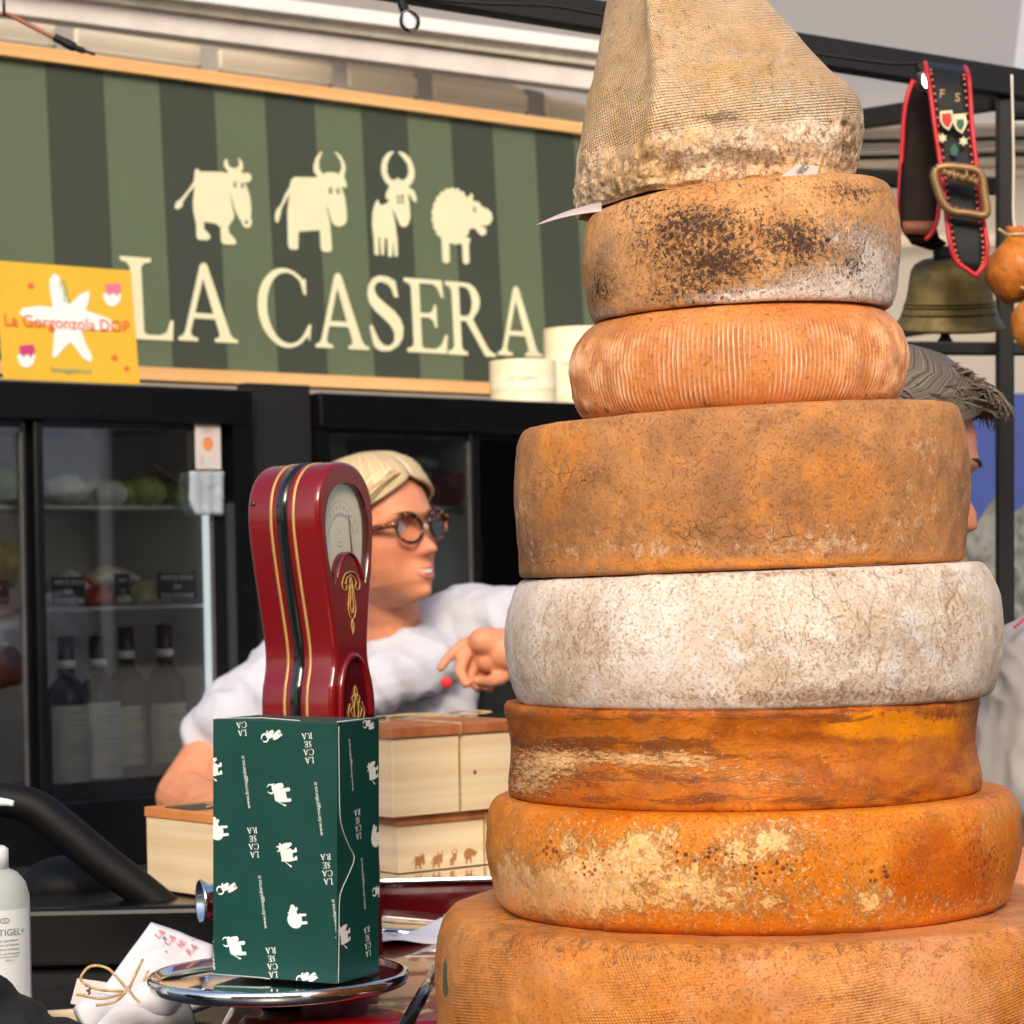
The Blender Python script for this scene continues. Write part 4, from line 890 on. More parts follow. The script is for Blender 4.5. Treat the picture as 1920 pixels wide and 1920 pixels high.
lump('mustard_bag', 'mustard yellow bag seen left of the tower through the cooler door', 'bag', 960, 1055, .045, .05, -.12, mat('mustard', (190, 160, 70), .45, var=.15, vs=30), seed=8)

# yellow placard standing on the left cooler
PLv = Vector((0, 0, 1))*math.cos(R(6)) - nn*math.sin(R(6))
PC = Plane(FR.W(FR.at(5, 707)[0], .347, .004), d_, PLv)
ytop = PC.at(243, 507)[1]; ur = PC.at(262, 713)[0]
pc = thing('yellow_placard', 'yellow placard with white star splash reading La Gorgonzola DOP, standing on left cooler', 'sign', PC.W(.1, 0))
yel = mat('placard_yellow', (224, 178, 48), .5, var=.02)
pbox('panel', PC, 0, ur, 0, ytop, -.003, 0, yel, pc, .0008)
def pz(x, y): return PC.at(x, y)
star = [(100, 513), (110, 518), (128, 572), (150, 552), (166, 545), (167, 560), (160, 582), (205, 598), (215, 612), (205, 620), (160, 618), (152, 622), (158, 640), (172, 668), (170, 680), (155, 672), (135, 645), (130, 642), (118, 655), (102, 672), (97, 670), (100, 640), (101, 612), (50, 600), (35, 588), (42, 578), (70, 574), (98, 576), (93, 545), (92, 525)]
flatmesh([tess([[pz(x, y) for x, y in star]])], lambda x, y: PC.W(x, y, .0012), 'star_splash', WHITE, pc)
org_p = mat('orange_red_print', (226, 92, 60), .6); mag = mat('magenta_print', (196, 60, 120), .6); grn = mat('green_print', (64, 150, 130), .6)
c_ = pz(126, 606)
bx_ = bbox(text('La Gorgonzola DOP', .02, bold=.006)); wd = (pz(240, 612)[0]-pz(5, 597)[0])/(bx_[1]-bx_[0])
it = text('La Gorgonzola DOP', .02, bold=.006)
flatmesh([xf(it, wd, 1., 0, c_[0], c_[1])], lambda x, y: PC.W(x, y, .0022), 'lettering', org_p, pc)
c_ = pz(133, 694); flatmesh([xf(text('formaggidieros.it', .0085), dx=c_[0], dy=c_[1])], lambda x, y: PC.W(x, y, .0022), 'web_address', grn, pc)
for i, l in enumerate(('LA', 'CA', 'SE', 'RA')):
    c_ = pz(116+3*i, 530+11*i); flatmesh(word(l, .008) and [xf(g, 1, 1, 0, c_[0], c_[1]) for g in word(l, .008)], lambda x, y: PC.W(x, y, .0022), 'lettering', grn, pc)
for x, y, s in ((57, 536, 1), (214, 671, 1), (237, 691, .8)):
    st_ = [(x+s*(9 if i % 2 else 3.5)*math.cos(PI*i/6+.4), y+s*(9 if i % 2 else 3.5)*math.sin(PI*i/6+.4)) for i in range(12)]
    flatmesh([tess([[pz(*q) for q in st_]])], lambda x, y: PC.W(x, y, .0012), 'splash', org_p, pc)
for x, y, c1, c2 in ((209, 548, mat('pink_print', (232, 120, 150), .6), WHITE), (48, 663, mag, WHITE)):
    cup = [(x-17, y+2), (x+18, y+2), (x+15, y+18), (x+4, y+27), (x-8, y+25), (x-15, y+14)]; cow_ = [(x-13, y-14), (x+12, y-17), (x+17, y-8), (x+12, y+1), (x+9, y+8), (x+4, y+1), (x-2, y+2), (x-5, y+8), (x-9, y+1), (x-12, y-2)]
    flatmesh([tess([[pz(*q) for q in cup]])], lambda x, y: PC.W(x, y, .0012), 'cup_print', c2, pc)
    flatmesh([tess([[pz(*q) for q in cow_]])], lambda x, y: PC.W(x, y, .0022), 'cow_print', c1, pc)

# round wooden boxes on the right cooler
birch = wood('birch_veneer', (252, 242, 212), (240, 224, 186), (1, 1, 30), .6)
def roundbox(px0, px1, ytop, w, lab, fs):
    c0 = FR.at((px0+px1)/2, 700, w); r = abs(FR.at(px1, 700, w)[0]-FR.at(px0, 700, w)[0])/2*.74; u = c0[0]; h = FR.at((px0+px1)/2, ytop, w)[1]-.345
    base = FR.W(u, .3455, w); t_ = thing('round_box', lab, 'box', base, 'round veneer cheese boxes on the right cooler')
    v_, f_ = lathe([(0, 0), (r*.985, 0), (r*.985, h*.62)], base, 96); mesh('drum', v_, f_, birch, t_, False)
    v_, f_ = lathe([(r*.985, h*.3), (r, h*.3), (r, h*.985), (r*.99, h), (0, h)], base, 96); mesh('lid', v_, f_, birch, t_, False)
    tx = text('LA CASERA', fs); d0 = (CAMLOC-base); d0.z = 0; d0.normalize(); s0 = Vector((0, 0, 1)).cross(d0)
    def cyl(x, y): a = x/r; return base + d0*((r+.0008)*math.cos(a)) + s0*((r+.0008)*math.sin(a)) + Vector((0, 0, h*.55+y))
    flatmesh([g for g in word('LA CASERA', fs)], cyl, 'lettering', mat('burnt_print', (120, 88, 60), .7), t_)
roundbox(918, 1043, 678, -.08, 'low round veneer box lettered LA CASERA on the right cooler', .008)
roundbox(1022, 1150, 618, -.16, 'taller round veneer box behind the low one, beside the tower', .010)

# ------------------------------------------------------------------ counter, red slicer body, wooden gift boxes
cnt = thing('counter', 'black market counter carrying the cheese tower and the red scale', 'counter', (0, 2.6, 0))
box('counter_top', (0, 2.55, COUNTER-.02), (3.6, 1.7, .04), mat('counter_black', (20, 20, 22), .35, var=.1), cnt, bev=.004)
box('counter_front', (0, 2.58, (COUNTER-.04)/2), (3.5, 1.6, COUNTER-.04), BLACKM, cnt)
ZS = EYE-.35
slc = thing('meat_slicer', 'dark red slicer base with chrome edged deck behind the green box', 'slicer', (-.1, 3.1, COUNTER))
DR = mat('dark_red_enamel', (92, 14, 22), .12, var=.08, coat=.6)
ax = (Vector((1, .04, 0)).normalized(), Vector((-.04, 1, 0)).normalized(), Vector((0, 0, 1)))
pa = P(905, 1650, 3.0).x
box('deck_body', ((-.34+pa)/2+.02, 3.13, COUNTER+.034), (pa+.36, .3, .060), DR, slc, ax, .012, 3)
box('deck_edge', ((-.34+pa)/2+.02, 3.13, ZS-.003), (pa+.37, .31, .006), CHROME, slc, ax, .0025, 2)
box('black_deck', (-.53, 3.0, ZS-.035), (.44, .42, .066), BLACK, slc, None, .008, 3)
v_, f_ = lathe([(0, 0), (.075, 0), (.078, .002), (.078, .006), (.074, .008), (0, .008)], P(760, 1738, 2.82)+Vector((0, 0, 0)), 40, Vector((.1, 0, 1))); mesh('chrome_lip', v_, f_, CHROME, slc)

pine = wood('pine_wood', (246, 222, 182), (228, 196, 150), (3, 3, 60)); lidm = wood('cedar_lid', (196, 122, 70), (156, 84, 44), (60, 60, 4), .5); pine_top = wood('honey_lid', (226, 150, 82), (206, 126, 62), (30, 4, 4), .5)
twine = mat('twine', (196, 168, 122), .85, var=.15, vs=200)
knot = mat('wood_knot', (120, 78, 48), .6)
def woodbox(lab, O, ang, L, W, H, lid, lm, ov=.004):
    """O: near lower corner; L to the right and away at ang, W to the left and away"""
    x = Vector((math.cos(ang), math.sin(ang), 0)); y = Vector((-math.sin(ang), math.cos(ang), 0)); z = Vector((0, 0, 1)); t_ = thing('wooden_box', lab, 'box', O, 'pine gift boxes on the slicer'); T = .006
    hb = H-lid
    box('front_board', O+x*L/2+y*T/2+z*hb/2, (L, T, hb), pine, t_, (x, y, z), .0008); box('back_board', O+x*L/2+y*(W-T/2)+z*hb/2, (L, T, hb), pine, t_, (x, y, z), .0008)
    box('end_board', O+x*T/2+y*W/2+z*hb/2, (T*.98, W-2*T-.001, hb), pine, t_, (x, y, z)); box('end_board', O+x*(L-T/2)+y*W/2+z*hb/2, (T*.98, W-2*T-.001, hb), pine, t_, (x, y, z))
    box('bottom_board', O+x*L/2+y*W/2+z*T/2, (L-2*T-.001, W-2*T-.001, T), pine, t_, (x, y, z))
    box('lid', O+x*L/2+y*W/2+z*(hb+lid/2+.0005), (L+2*ov, W+2*ov, lid), lm, t_, (x, y, z), .001)
    return t_, x, y, z
def tie(t_, O, x, y, z, L, W, H, f, r=.0011, ov=.004):
    a = [O+x*L*f+y*(-.0012)+z*.002, O+x*L*f+y*(-.0015)+z*(H-.013), O+x*(L*f)+y*(-ov-.002)+z*(H-.012), O+x*L*f+y*(-ov-.002)+z*(H+.001), O+x*L*f+y*(W+ov)+z*(H+.002)]
    tubeobj('twine', a, r, twine, t_)
Oc = P(748, 1640, 3.02); Oc.z = ZS+.001
tC, x, y, z = woodbox('lower pine gift box with burnt farm animals, under the cedar lidded box', Oc, R(38), .19, .15, .0665, .011, lidm)
tie(tC, Oc, x, y, z, .19, .15, .0665, .66)
burn = mat('burnt_print', (120, 88, 60), .7)
burn2 = mat('burnt_brown', (176, 118, 66), .7)
for k, q in (('cow', .028), ('bull', .055), ('goat', .08), ('sheep', .105)):
    flatmesh([xf(ANN[k], .02, .02)], lambda a, b, q=q: Oc+x*(q+a)+y*(-.0006)+z*(.012+b), k+'_mark', burn2, tC)
fr_ = tess([[(0, 0), (.17, 0), (.17, .05), (0, .05)], [(.0012, .0012), (.1688, .0012), (.1688, .0488), (.0012, .0488)]])
Ob = P(738, 1541, 3.0); Ob.z = ZS+.0685
tB, x, y, z = woodbox('upper pine gift box with reddish cedar lid tied with twine, right of the green box', Ob, R(38), .192, .145, .104, .0125, lidm)
tie(tB, Ob, x, y, z, .192, .145, .104, .5)
v_, f_ = ell(Ob+x*.12+y*(-.0002)+z*.045, (.0024, .0006, .0028), (x, y, z)); mesh('wood_knot', v_, f_, knot, tB)
tp = Ob+z*.106
for pts in ([(.096, -.004), (.06, .02), (.02, .03), (.0, .012), (-.02, .03)], [(.096, .0), (.13, .03), (.17, .03), (.15, .055), (.11, .035)], [(.1, .03), (.07, .05), (.03, .05), (-.005, .075)]):
    tubeobj('twine_bow', spline([tp+x*a+y*b+z*(.004+.006*abs(math.sin(a*70))) for a, b in pts], 6), .0011, twine, tB, 6)
Oa = P(277, 1671, 2.93); Oa.z = ZS+.001
# the left box: its long side runs down to the right, towards the viewer
L_ = .16; ang = R(-50); xa = Vector((math.cos(ang), math.sin(ang), 0)); 
tA, x, y, z = woodbox('pine gift box with honey coloured lid left of the green box', Oa, ang, L_, .12, .092, .0115, pine_top, .0015)
box('dark_card', Oa+x*.062+y*.03+z*.0935, (.06, .05, .001), mat('grey_card', (72, 72, 58), .5), tA, (x, y, z))
tubeobj('twine', [Oa+x*.045+y*.08+z*.0935, Oa+x*.08+y*.03+z*.0945], .0011, twine, tA)

# ------------------------------------------------------------------ green printed gift box on the chrome pan
ZP = P(632, 1848, 2.25).z
def pdepth(px, py, z):      # depth where the ray through the pixel meets height z
    d = P(px, py, 1)-CAMLOC; return (z-EYE)/d.z
gb = thing('gift_box', 'tall green carton printed with white farm animals and upside down LA CASERA', 'box', P(632, 1848, 2.25))
OB = P(632, 1848, 2.25)+Vector((0, 0, .0012)); up_ = UP.copy(); a_ = R(26); x1 = Vector((math.cos(a_), -math.sin(a_), 0)); x1 = (x1-up_*x1.dot(up_)).normalized(); x2 = up_.cross(x1).normalized()
if x2.y < 0: x2 = -x2
Wb, Db, Hb = .128, .076, .2285
green = mat('carton_green', (8, 66, 58), .38, var=.05, vs=20, bump=.0002, bs=8)
box('carton', OB - x1*Wb/2 + x2*Db/2 + up_*Hb/2, (Wb, Db, Hb), green, gb, (x1, x2, up_), .0008)
FP = Plane(OB - x1*Wb, x1, up_); SP = Plane(OB, x2, up_)
if FP.n.dot(CAMLOC-OB) < 0: FP.n = -FP.n
if SP.n.dot(CAMLOC-OB) < 0: SP.n = -SP.n
TX = word
def stamp(pl, kind, px, py, size, rot, clip, par, off=.0005):
    c0 = pl.at(px, py)
    if kind == 'text':
        items = []
        for i, l in enumerate(('LA', 'CA', 'SE', 'RA')):
            if isinstance(size, tuple) and i not in size[1]: continue
            sz = size if not isinstance(size, tuple) else size[0]
            for g in word(l, sz): items.append(xf(g, 1, 1, 0, 0, (1.5-i)*sz*1.32))
        sz = size if not isinstance(size, tuple) else size[0]
        # lines are staggered to the right as they go down
        items = [xf(g, 1, 1, rot, c0[0], c0[1]) for g in items]; nm = 'lettering'
    elif kind == 'url':
        items = [xf(text('www.formaggidieros.it', size, italic=.25), 1, 1, rot, c0[0], c0[1])]; nm = 'web_address'
    else: items = [xf(ANN[kind], size, size, rot, c0[0], c0[1])]; nm = kind+'_print'
    flatmesh(items, lambda x, y: pl.W(x, y, off), nm, WHITE, par, clip)
cf = (.0006, Wb-.0006, .0006, Hb-.0006); cs = (.0006, Db-.0006, .0006, Hb-.0006)
for x_, y_ in ((578, 1403), (475, 1580), (613, 1630), (510, 1805)): stamp(FP, 'text', x_, y_, .0054, R(187), cf, gb)
stamp(FP, 'text', 452, 1352, .0054, R(187), cf, gb)
for x_, y_ in ((461, 1467), (597, 1517), (492, 1692), (630, 1737), (396, 1770)): stamp(FP, 'url', x_, y_, .0036, R(98), cf, gb)
for k, x_, y_, s_ in (('goat', 509, 1379, .021), ('cow', 399, 1443, .022), ('bull', 524, 1490, .0235), ('sheep', 410, 1553, .0215), ('cow', 539, 1603, .0225), ('goat', 425, 1665, .021), ('sheep', 557, 1718, .0215), ('bull', 440, 1777, .0235), ('goat', 575, 1833, .021)):
    stamp(FP, k, x_, y_, s_, R(122 if k == 'goat' else 98), cf, gb)
for x_, y_ in ((670, 1546), (688, 1766)): stamp(SP, 'text', x_, y_, .0054, R(187), cs, gb)
for x_, y_ in ((657, 1435), (680, 1658)): stamp(SP, 'url', x_, y_, .0036, R(98), cs, gb)
for k, x_, y_, s_ in (('cow', 698, 1450, .022), ('sheep', 705, 1566, .0215), ('cow', 645, 1757, .0225), ('goat', 708, 1672, .021), ('goat', 690, 1358, .02)): stamp(SP, k, x_, y_, s_, R(98), cs, gb)
edge = mat('carton_edge_white', (196, 204, 200), .7)
fl = [SP.at(x_, y_) for x_, y_ in ((634, 1362), (634.5, 1420), (635.5, 1500), (637, 1535), (643, 1560), (653, 1585), (661, 1600), (663, 1609), (660, 1622), (650, 1645), (640, 1668), (635.5, 1690), (634.5, 1760), (633.5, 1842))]
tubeobj('flap_edge', spline([SP.W(max(a, .0004), b, .0006) for a, b in fl], 5), .0004, edge, gb, 5)
fp_ = [(a, b) for a, b in fl]; fp_ = [(max(a, .0006), b) for a, b in fp_]; fp_ = [(.0005, fp_[0][1])] + fp_ + [(.0005, fp_[-1][1])]
flatmesh([tess([fp_])], lambda x, y: SP.W(x, y, .0003), 'flap', green, gb)
tubeobj('top_edge', [FP.W(.004, Hb+.0004, -.001), FP.W(.05, Hb+.0022, -.002), FP.W(.09, Hb+.0006, -.001)], .0005, edge, gb, 5)
tubeobj('bottom_edge', [FP.W(.0, .0004, .0004), FP.W(.05, .0006, .0006), FP.W(.06, .0, .0)], .0005, edge, gb, 5)
tubeobj('top_edge', [SP.W(.002, Hb+.0005, -.001), SP.W(.09, Hb+.0008, -.001)], .0005, edge, gb, 5)
0 and box('top_flap', OB-x1*.035+x2*.05+up_*(Hb+.0012), (.06, .07, .001), edge, gb, (x1, x2, up_))

# ------------------------------------------------------------------ vintage red scale
REDM = NT('red_enamel'); v = REDM.obj(); n_ = REDM.noise(v, 10., 3.)
REDM.l(REDM.mix(n_, lin((112, 3, 8)), lin((128, 6, 12))), REDM.b.inputs['Base Color']); REDM.b.inputs['Roughness'].default_value = .3; REDM.b.inputs['Specular IOR Level'].default_value = .3; REDM.b.inputs['Coat Weight'].default_value = .8; REDM.b.inputs['Coat Roughness'].default_value = .02
REDM.l(REDM.bump(REDM.noise(v, 14., 2.), .0006), REDM.b.inputs['Normal']); RED = REDM.m
gold = mat('gold_paint', (206, 166, 96), .4, metal=.15); BL = mat('black_gloss', (18, 18, 16), .15, coat=.6)
sc_ = thing('vintage_scale', 'glossy red vintage shop scale with gold lines, round headed dial and chrome pan', 'scale', P(540, 1900, 2.5))
DS = 2.56; ks = DS/FPX; aS = R(27)
up2 = (UP*math.cos(R(2.6)) - Vector((math.cos(aS), -math.sin(aS), 0))*0*1 ).normalized()
nS = Vector((math.cos(aS), -math.sin(aS), 0)); wS = Vector((math.sin(aS), math.cos(aS), 0))
up2 = (UP - Vector((1, 0, 0))*math.tan(R(2.4))).normalized(); nS = (nS-up2*nS.dot(up2)).normalized(); wS = (wS-up2*wS.dot(up2)).normalized()
O2 = P(652, 1000, DS)         # centre of the front face, at the photo height 1000
prof = [(865, 0), (867, 22), (874, 46), (890, 70), (912, 88), (940, 98), (975, 101), (1010, 98), (1060, 90), (1120, 78), (1180, 66), (1215, 61), (1240, 62), (1262, 68), (1290, 77), (1340, 81), (1500, 76), (1700, 74), (1800, 74)]
hp = spline([Vector((hw, (1000-y), 0)) for y, hw in prof], 6)
loop = [(-p.x, p.y) for p in reversed(hp)][:-1] + [(p.x, p.y) for p in hp]       # from lower left over the top to lower right
# close at the bottom
def off2(lp, d):
    out = []
    for i, p in enumerate(lp):
        a = lp[max(i-1, 0)]; b = lp[min(i+1, len(lp)-1)]; tx, ty = b[0]-a[0], b[1]-a[1]; L = math.hypot(tx, ty) or 1
        out.append((p[0]-ty/L*d, p[1]+tx/L*d))
    return out
def S3(x, y, t): return O2 + wS*(x*ks) + up2*(y*ks) + nS*t
TH = 160*ks
bv = [(-TH, 10), (-TH+.0015, 5), (-TH+.004, 1.5), (-TH+.007, 0), (-.0065, 0), (-.003, 1.5), (-.001, 4), (0, 8)]
rings = [[S3(x, y, t) for x, y in off2(loop, -o_)] for t, o_ in bv]
v_, f_ = loft(rings, closed=True, caps=False); n_ = len(loop); 
f_.append(tuple(reversed(range(n_))))
mesh('head_shell', v_, f_, RED, sc_)
# face plate with the dial opening
inner = off2(loop, -8)
win = spline([Vector(p+(0,)) for p in [(0, 98-2), (38, 88), (66, 62), (79, 22), (76, -30), (68, -66), (60, -88), (55, -96), (46, -84), (34, -58), (18, -42), (0, -36)]], 6)
win = [(p.x, p.y) for p in win]; wl = win + [(-x, y) for x, y in reversed(win[1:-1])]
pts, tr = tess([inner, wl]); o = flatmesh([(pts, tr)], lambda x, y: S3(x, y, 0), 'face_plate', RED, sc_)
# rounded lip and recess wall
rec = [(-.0, 0), (-.0012, 1.2), (-.004, 2.2), (-.008, 2.2)]
def shrink(lp, d):
    out = []; n = len(lp)
    for i, p in enumerate(lp):
        a = lp[i-1]; b = lp[(i+1) % n]; tx, ty = b[0]-a[0], b[1]-a[1]; L = math.hypot(tx, ty) or 1; out.append((p[0]-ty/L*d, p[1]+tx/L*d))
    return out
sgn = 1
test = shrink(wl, 1.); 
if abs(test[len(wl)//4][0]) > abs(wl[len(wl)//4][0]): sgn = -1
rr = [[S3(x, y, t) for x, y in shrink(wl, sgn*d)] for t, d in rec]
v_, f_ = loft(rr, True, False); mesh('dial_rim', v_, f_, mat('maroon_inner', (70, 16, 20), .2, coat=.5), sc_)
pts, tr = tess([shrink(wl, sgn*1.)]); dial = flatmesh([(pts, tr)], lambda x, y: S3(x, y, -.0078), 'dial', mat('dial_paper', (236, 226, 204), .6, var=.03), sc_)
marks = []
def bar2(a, b, w):
    (x0, y0), (x1_, y1_) = a, b; L = math.hypot(x1_-x0, y1_-y0); nx, ny = -(y1_-y0)/L*w/2, (x1_-x0)/L*w/2
    return [(x0+nx, y0+ny), (x1_+nx, y1_+ny), (x1_-nx, y1_-ny), (x0-nx, y0-ny)], [(0, 1, 2), (0, 2, 3)]
for i in range(41):
    a = R(150-3*i); r0 = 108; marks.append(bar2((r0*math.cos(a), -50+r0*math.sin(a)), ((r0+(7 if i % 5 == 0 else 4))*math.cos(a), -50+(r0+(7 if i % 5 == 0 else 4))*math.sin(a)), .9))
    if i % 4 == 0: marks.append(xf(text(str(i//4*5), 6), 1, 1, a-PI/2, (r0-9)*math.cos(a), -50+(r0-9)*math.sin(a)))
marks = [m_ for m_ in marks]
for rr_ in (82, 86):
    pr = [(rr_*math.cos(R(a)), -50+rr_*math.sin(R(a))) for a in range(30, 151, 4)]
    for i in range(len(pr)-1): marks.append(bar2(pr[i], pr[i+1], 1.))
marks += [xf(text('1', 12), 1, 1, 0, -8, -2), xf(text('KG 10', 5), 1, 1, 0, -8, -24), xf(text('PORTATA', 4), 1, 1, 0, -8, -33)]
flatmesh([([(x*.62 if False else x*.66, y*.9+6) for x, y in m_[0]], m_[1]) for m_ in marks], lambda x, y: S3(x, y, -.0074), 'dial_marks', mat('dial_ink', (70, 66, 62), .6), dial)
tubeobj('needle', [S3(34, -52, -.0062), S3(26, 36, -.0062)], [.0010, .0005], ink, dial, 6)
flatmesh([(lambda q: q)(tess([shrink(wl, sgn*2.6)]))], lambda x, y: S3(x, y, -.0035), 'dial_glass', glass('dial_pane', (252, 252, 250), .3), sc_)
# arch below the dial: raised hood, and the lower round boss
def hood(c, rx, ry, h, name, m_):
    rr = []
    for q in range(9):
        s = 1-q/8*.35; hh = h*math.sin(q/8*PI/2); rr.append([S3(c[0]+rx*s*math.cos(R(a)), c[1]+ry*s*math.sin(R(a)), hh) for a in range(0, 360, 10)])
    v_, f_ = loft(rr); return mesh(name, v_, f_, m_, sc_)
# ridge arch lip following the lower window edge
lip = [(46, -84), (34, -58), (18, -42), (0, -36), (-18, -42), (-34, -58), (-46, -84)]
tubeobj('hood_edge', spline([S3(x, y-1, .0005) for x, y in lip], 6), .0016, RED, sc_, 8)
arch = [(-58, -345), (-52, -290), (-36, -250), (-14, -232), (8, -232), (30, -250), (46, -290), (52, -345)]
tubeobj('arch_rim', spline([S3(x, y, .001) for x, y in arch], 6), .0034, RED, sc_, 10)
pts, tr = tess([[(p.x, p.y) for p in spline([Vector(q+(0,)) for q in arch], 6)]]); flatmesh([(pts, tr)], lambda x, y: S3(x, y, .0006), 'arch_plate', DR, sc_)
# painted gold ornaments
def orn(ptsl, name):
    parts = [tube(spline([S3(x, y, .0014) for x, y in pl_], 5), .0006, 5) for pl_ in ptsl]
    v_, f_ = merge(parts); return mesh(name, v_, f_, gold, sc_)
def mir(l): return l + [[(-x, y) for x, y in q] for q in l]
orn(mir([[(0, -72), (20, -76), (32, -92), (30, -104), (20, -106), (16, -98), (22, -92)], [(0, -78), (14, -84), (18, -94)], [(8, -100), (10, -120), (14, -140), (8, -156), (3, -160)], [(5, -96), (3, -118), (6, -135), (2, -150)], [(0, -160), (4, -172), (0, -190)], [(0, -82), (4, -92), (0, -104)]]), 'gold_ornament')
orn(mir([[(0, -286), (6, -300), (2, -312)], [(2, -300), (14, -308), (10, -322), (20, -330), (12, -345)], [(0, -300), (8, -330), (4, -350)], [(22, -318), (30, -336), (24, -350)]]), 'gold_ornament')
# lines along the rim
def rimband(t0, t1, name, m_, h=.0005):
    lp = off2(loop, h/ks); rr = [[S3(x, y, -TH*(1-t)) for x, y in lp] for t in (t0, t1)]
    rr = [[S3(x, y, -TH*(1-t0)) for x, y in off2(loop, -1)]] + rr + [[S3(x, y, -TH*(1-t1)) for x, y in off2(loop, -1)]]
    v_, f_ = loft(rr, closed=False); mesh(name, v_, f_, m_, sc_)
rimband(.33, .365, 'gold_line', gold); rimband(.43, .57, 'black_band', BL, .0009); rimband(.495, .505, 'band_seam', mat('seam', (8, 8, 8), .3), .0013); rimband(.635, .67, 'gold_line', gold)
v_, f_ = lathe([(0, 0), (.003, 0), (.003, .0015), (.0015, .0025), (0, .0025)], S3(-96, 62, -TH*.9), 12, -wS+nS*.2); mesh('rim_screw', v_, f_, mat('brass_dark', (96, 74, 48), .4, metal=.8), sc_)
# base and pan
ZB = EYE-.385
bx = box('base', (-.168, 2.52, (ZB+COUNTER+.004)/2), (.205, .60, ZB-COUNTER-.004), RED, sc_, (Vector((1, .02, 0)).normalized(), Vector((-.02, 1, 0)).normalized(), Vector((0, 0, 1))), .012, 4, True)
pr_ = P(835, 1790, pdepth(835, 1790, ZB)); pq_ = P(755, 1935, pdepth(755, 1935, ZB))
tubeobj('base_trim', [pr_+Vector((0, 0, .001)), pq_+Vector((0, 0, .001))], .006, BL, sc_, 10)
tubeobj('base_trim', [pr_+Vector((.012, 0, -.012)), pq_+Vector((.012, 0, -.012))], .004, CHROME, sc_, 10)
cp = P(522, 1832, pdepth(522, 1832, ZP)); rp = 245*cp.y/FPX
v_, f_ = lathe([(0, -.012), (.02, -.012), (.05, -.010), (rp*.8, -.0105), (rp*.93, -.009), (rp*.985, -.006), (rp, -.001), (rp*.995, .0035), (rp*.975, .0052), (rp*.95, .0042), (rp*.92, .0008), (rp*.88, -.001), (rp*.6, -.0015), (0, -.0005)], cp, 96, Vector((0, 0, 1))); mesh('pan', v_, f_, CHROME, sc_)
v_, f_ = lathe([(.019, -.06), (.019, -.02), (.023, -.014), (.023, -.009)], P(527, 1832, cp.y), 32); mesh('pan_post', v_, f_, BL, sc_)
# chrome cup of the counterweight, left behind the green box
cc = P(380, 1692, 2.62); axc = Vector((-1, -.35, 0)).normalized()
v_, f_ = lathe([(.018, -.12), (.0185, -.02), (.019, -.006), (.0225, -.001), (.0235, .001), (.0225, .003), (.0195, .002), (.0185, -.004), (.0, -.006)], cc, 40, axc); mesh('chrome_cup', v_, f_, CHROME, sc_)

# papers lying behind
nap = thing('paper_sheet', 'white paper sheet lying flat between red scale and tower', 'paper', P(770, 1748, 2.8))
zq = EYE-.381
def onz(px, py, z): return P(px, py, pdepth(px, py, z))
a, b, c, d = onz(700, 1742, zq), onz(840, 1708, zq), onz(850, 1760, zq), onz(700, 1772, zq)
rows = [[a.lerp(b, j/8).lerp(d.lerp(c, j/8), i/6)+Vector((0, 0, .004*math.sin(i*1.1+j*.7))) for j in range(9)] for i in range(7)]
strip('sheet', rows, mat('napkin_white', (226, 224, 232), .7, var=.03), parent=nap)

# ------------------------------------------------------------------ hand gel bottle
hb_ = P(-6, 1900, 2.32); rB = 66*2.32/FPX
hg = thing('gel_bottle', 'white pump bottle of hand gel lettered ACTIGEL at the left edge', 'bottle', (hb_.x, hb_.y, COUNTER))
b0 = Vector((hb_.x, hb_.y, COUNTER)); hz = lambda py: P(-6, py, 2.32).z-COUNTER
gelm = NT('gel_plastic'); gelm.b.inputs['Base Color'].default_value = lin((206, 212, 210)); gelm.b.inputs['Roughness'].default_value = .18; gelm.b.inputs['Transmission Weight'].default_value = .35; gelm.b.inputs['IOR'].default_value = 1.3
v_, f_ = lathe([(0, 0), (rB*.94, 0), (rB, .004), (rB, hz(1715)), (rB*.98, hz(1680)), (rB*.88, hz(1655)), (rB*.66, hz(1636)), (rB*.4, hz(1628)), (rB*.36, hz(1622)), (0, hz(1622))], b0, 56); mesh('bottle_body', v_, f_, gelm.m, hg)
pw = mat('pump_white', (228, 230, 230), .3, var=.02)
v_, f_ = lathe([(0, hz(1628)), (rB*.42, hz(1628)), (rB*.42, hz(1592)), (rB*.3, hz(1586)), (rB*.12, hz(1584)), (rB*.1, hz(1515)), (0, hz(1513))], b0, 32); mesh('pump_collar', v_, f_, pw, hg)
tubeobj('pump_nozzle', spline([b0+Vector((-.012, 0, hz(1508))), b0+Vector((.0, 0, hz(1503))), b0+Vector((.012, -.002, hz(1504))), b0+Vector((.0195, -.003, hz(1507)))], 5), [.0045, .0045, .0044, .0043, .0042, .004, .004, .004, .0038, .0036, .0034, .0033, .0032, .003, .003, .0028], pw, hg, 10)
rr = [[b0 + Vector(((rB+.0005)*math.sin(a), -(rB+.0005)*math.cos(a), z_)) for a in [R(-80+160*k/20) for k in range(21)]] for z_ in (.006, hz(1700))]
v_, f_ = loft(rr, closed=False); mesh('label', v_, f_, mat('gel_label', (218, 222, 222), .4, var=.02), hg)
def onb(x, y): a = x/rB + R(8); return b0 + Vector(((rB+.0009)*math.sin(a), -(rB+.0009)*math.cos(a), y))
gpd = mat('grey_lettering', (96, 100, 102), .6)
flatmesh([xf(text('ACTIGEL+', .0058), dx=.012, dy=hz(1741))], onb, 'lettering', gpd, hg)
for k, l in enumerate(('gel igienizzante', 'mani profumato', 'senza risciacquo', 'per uso frequente')): flatmesh([xf(text(l, .0021), dx=.014, dy=hz(1756+8*k))], onb, 'lettering', gpd, hg)
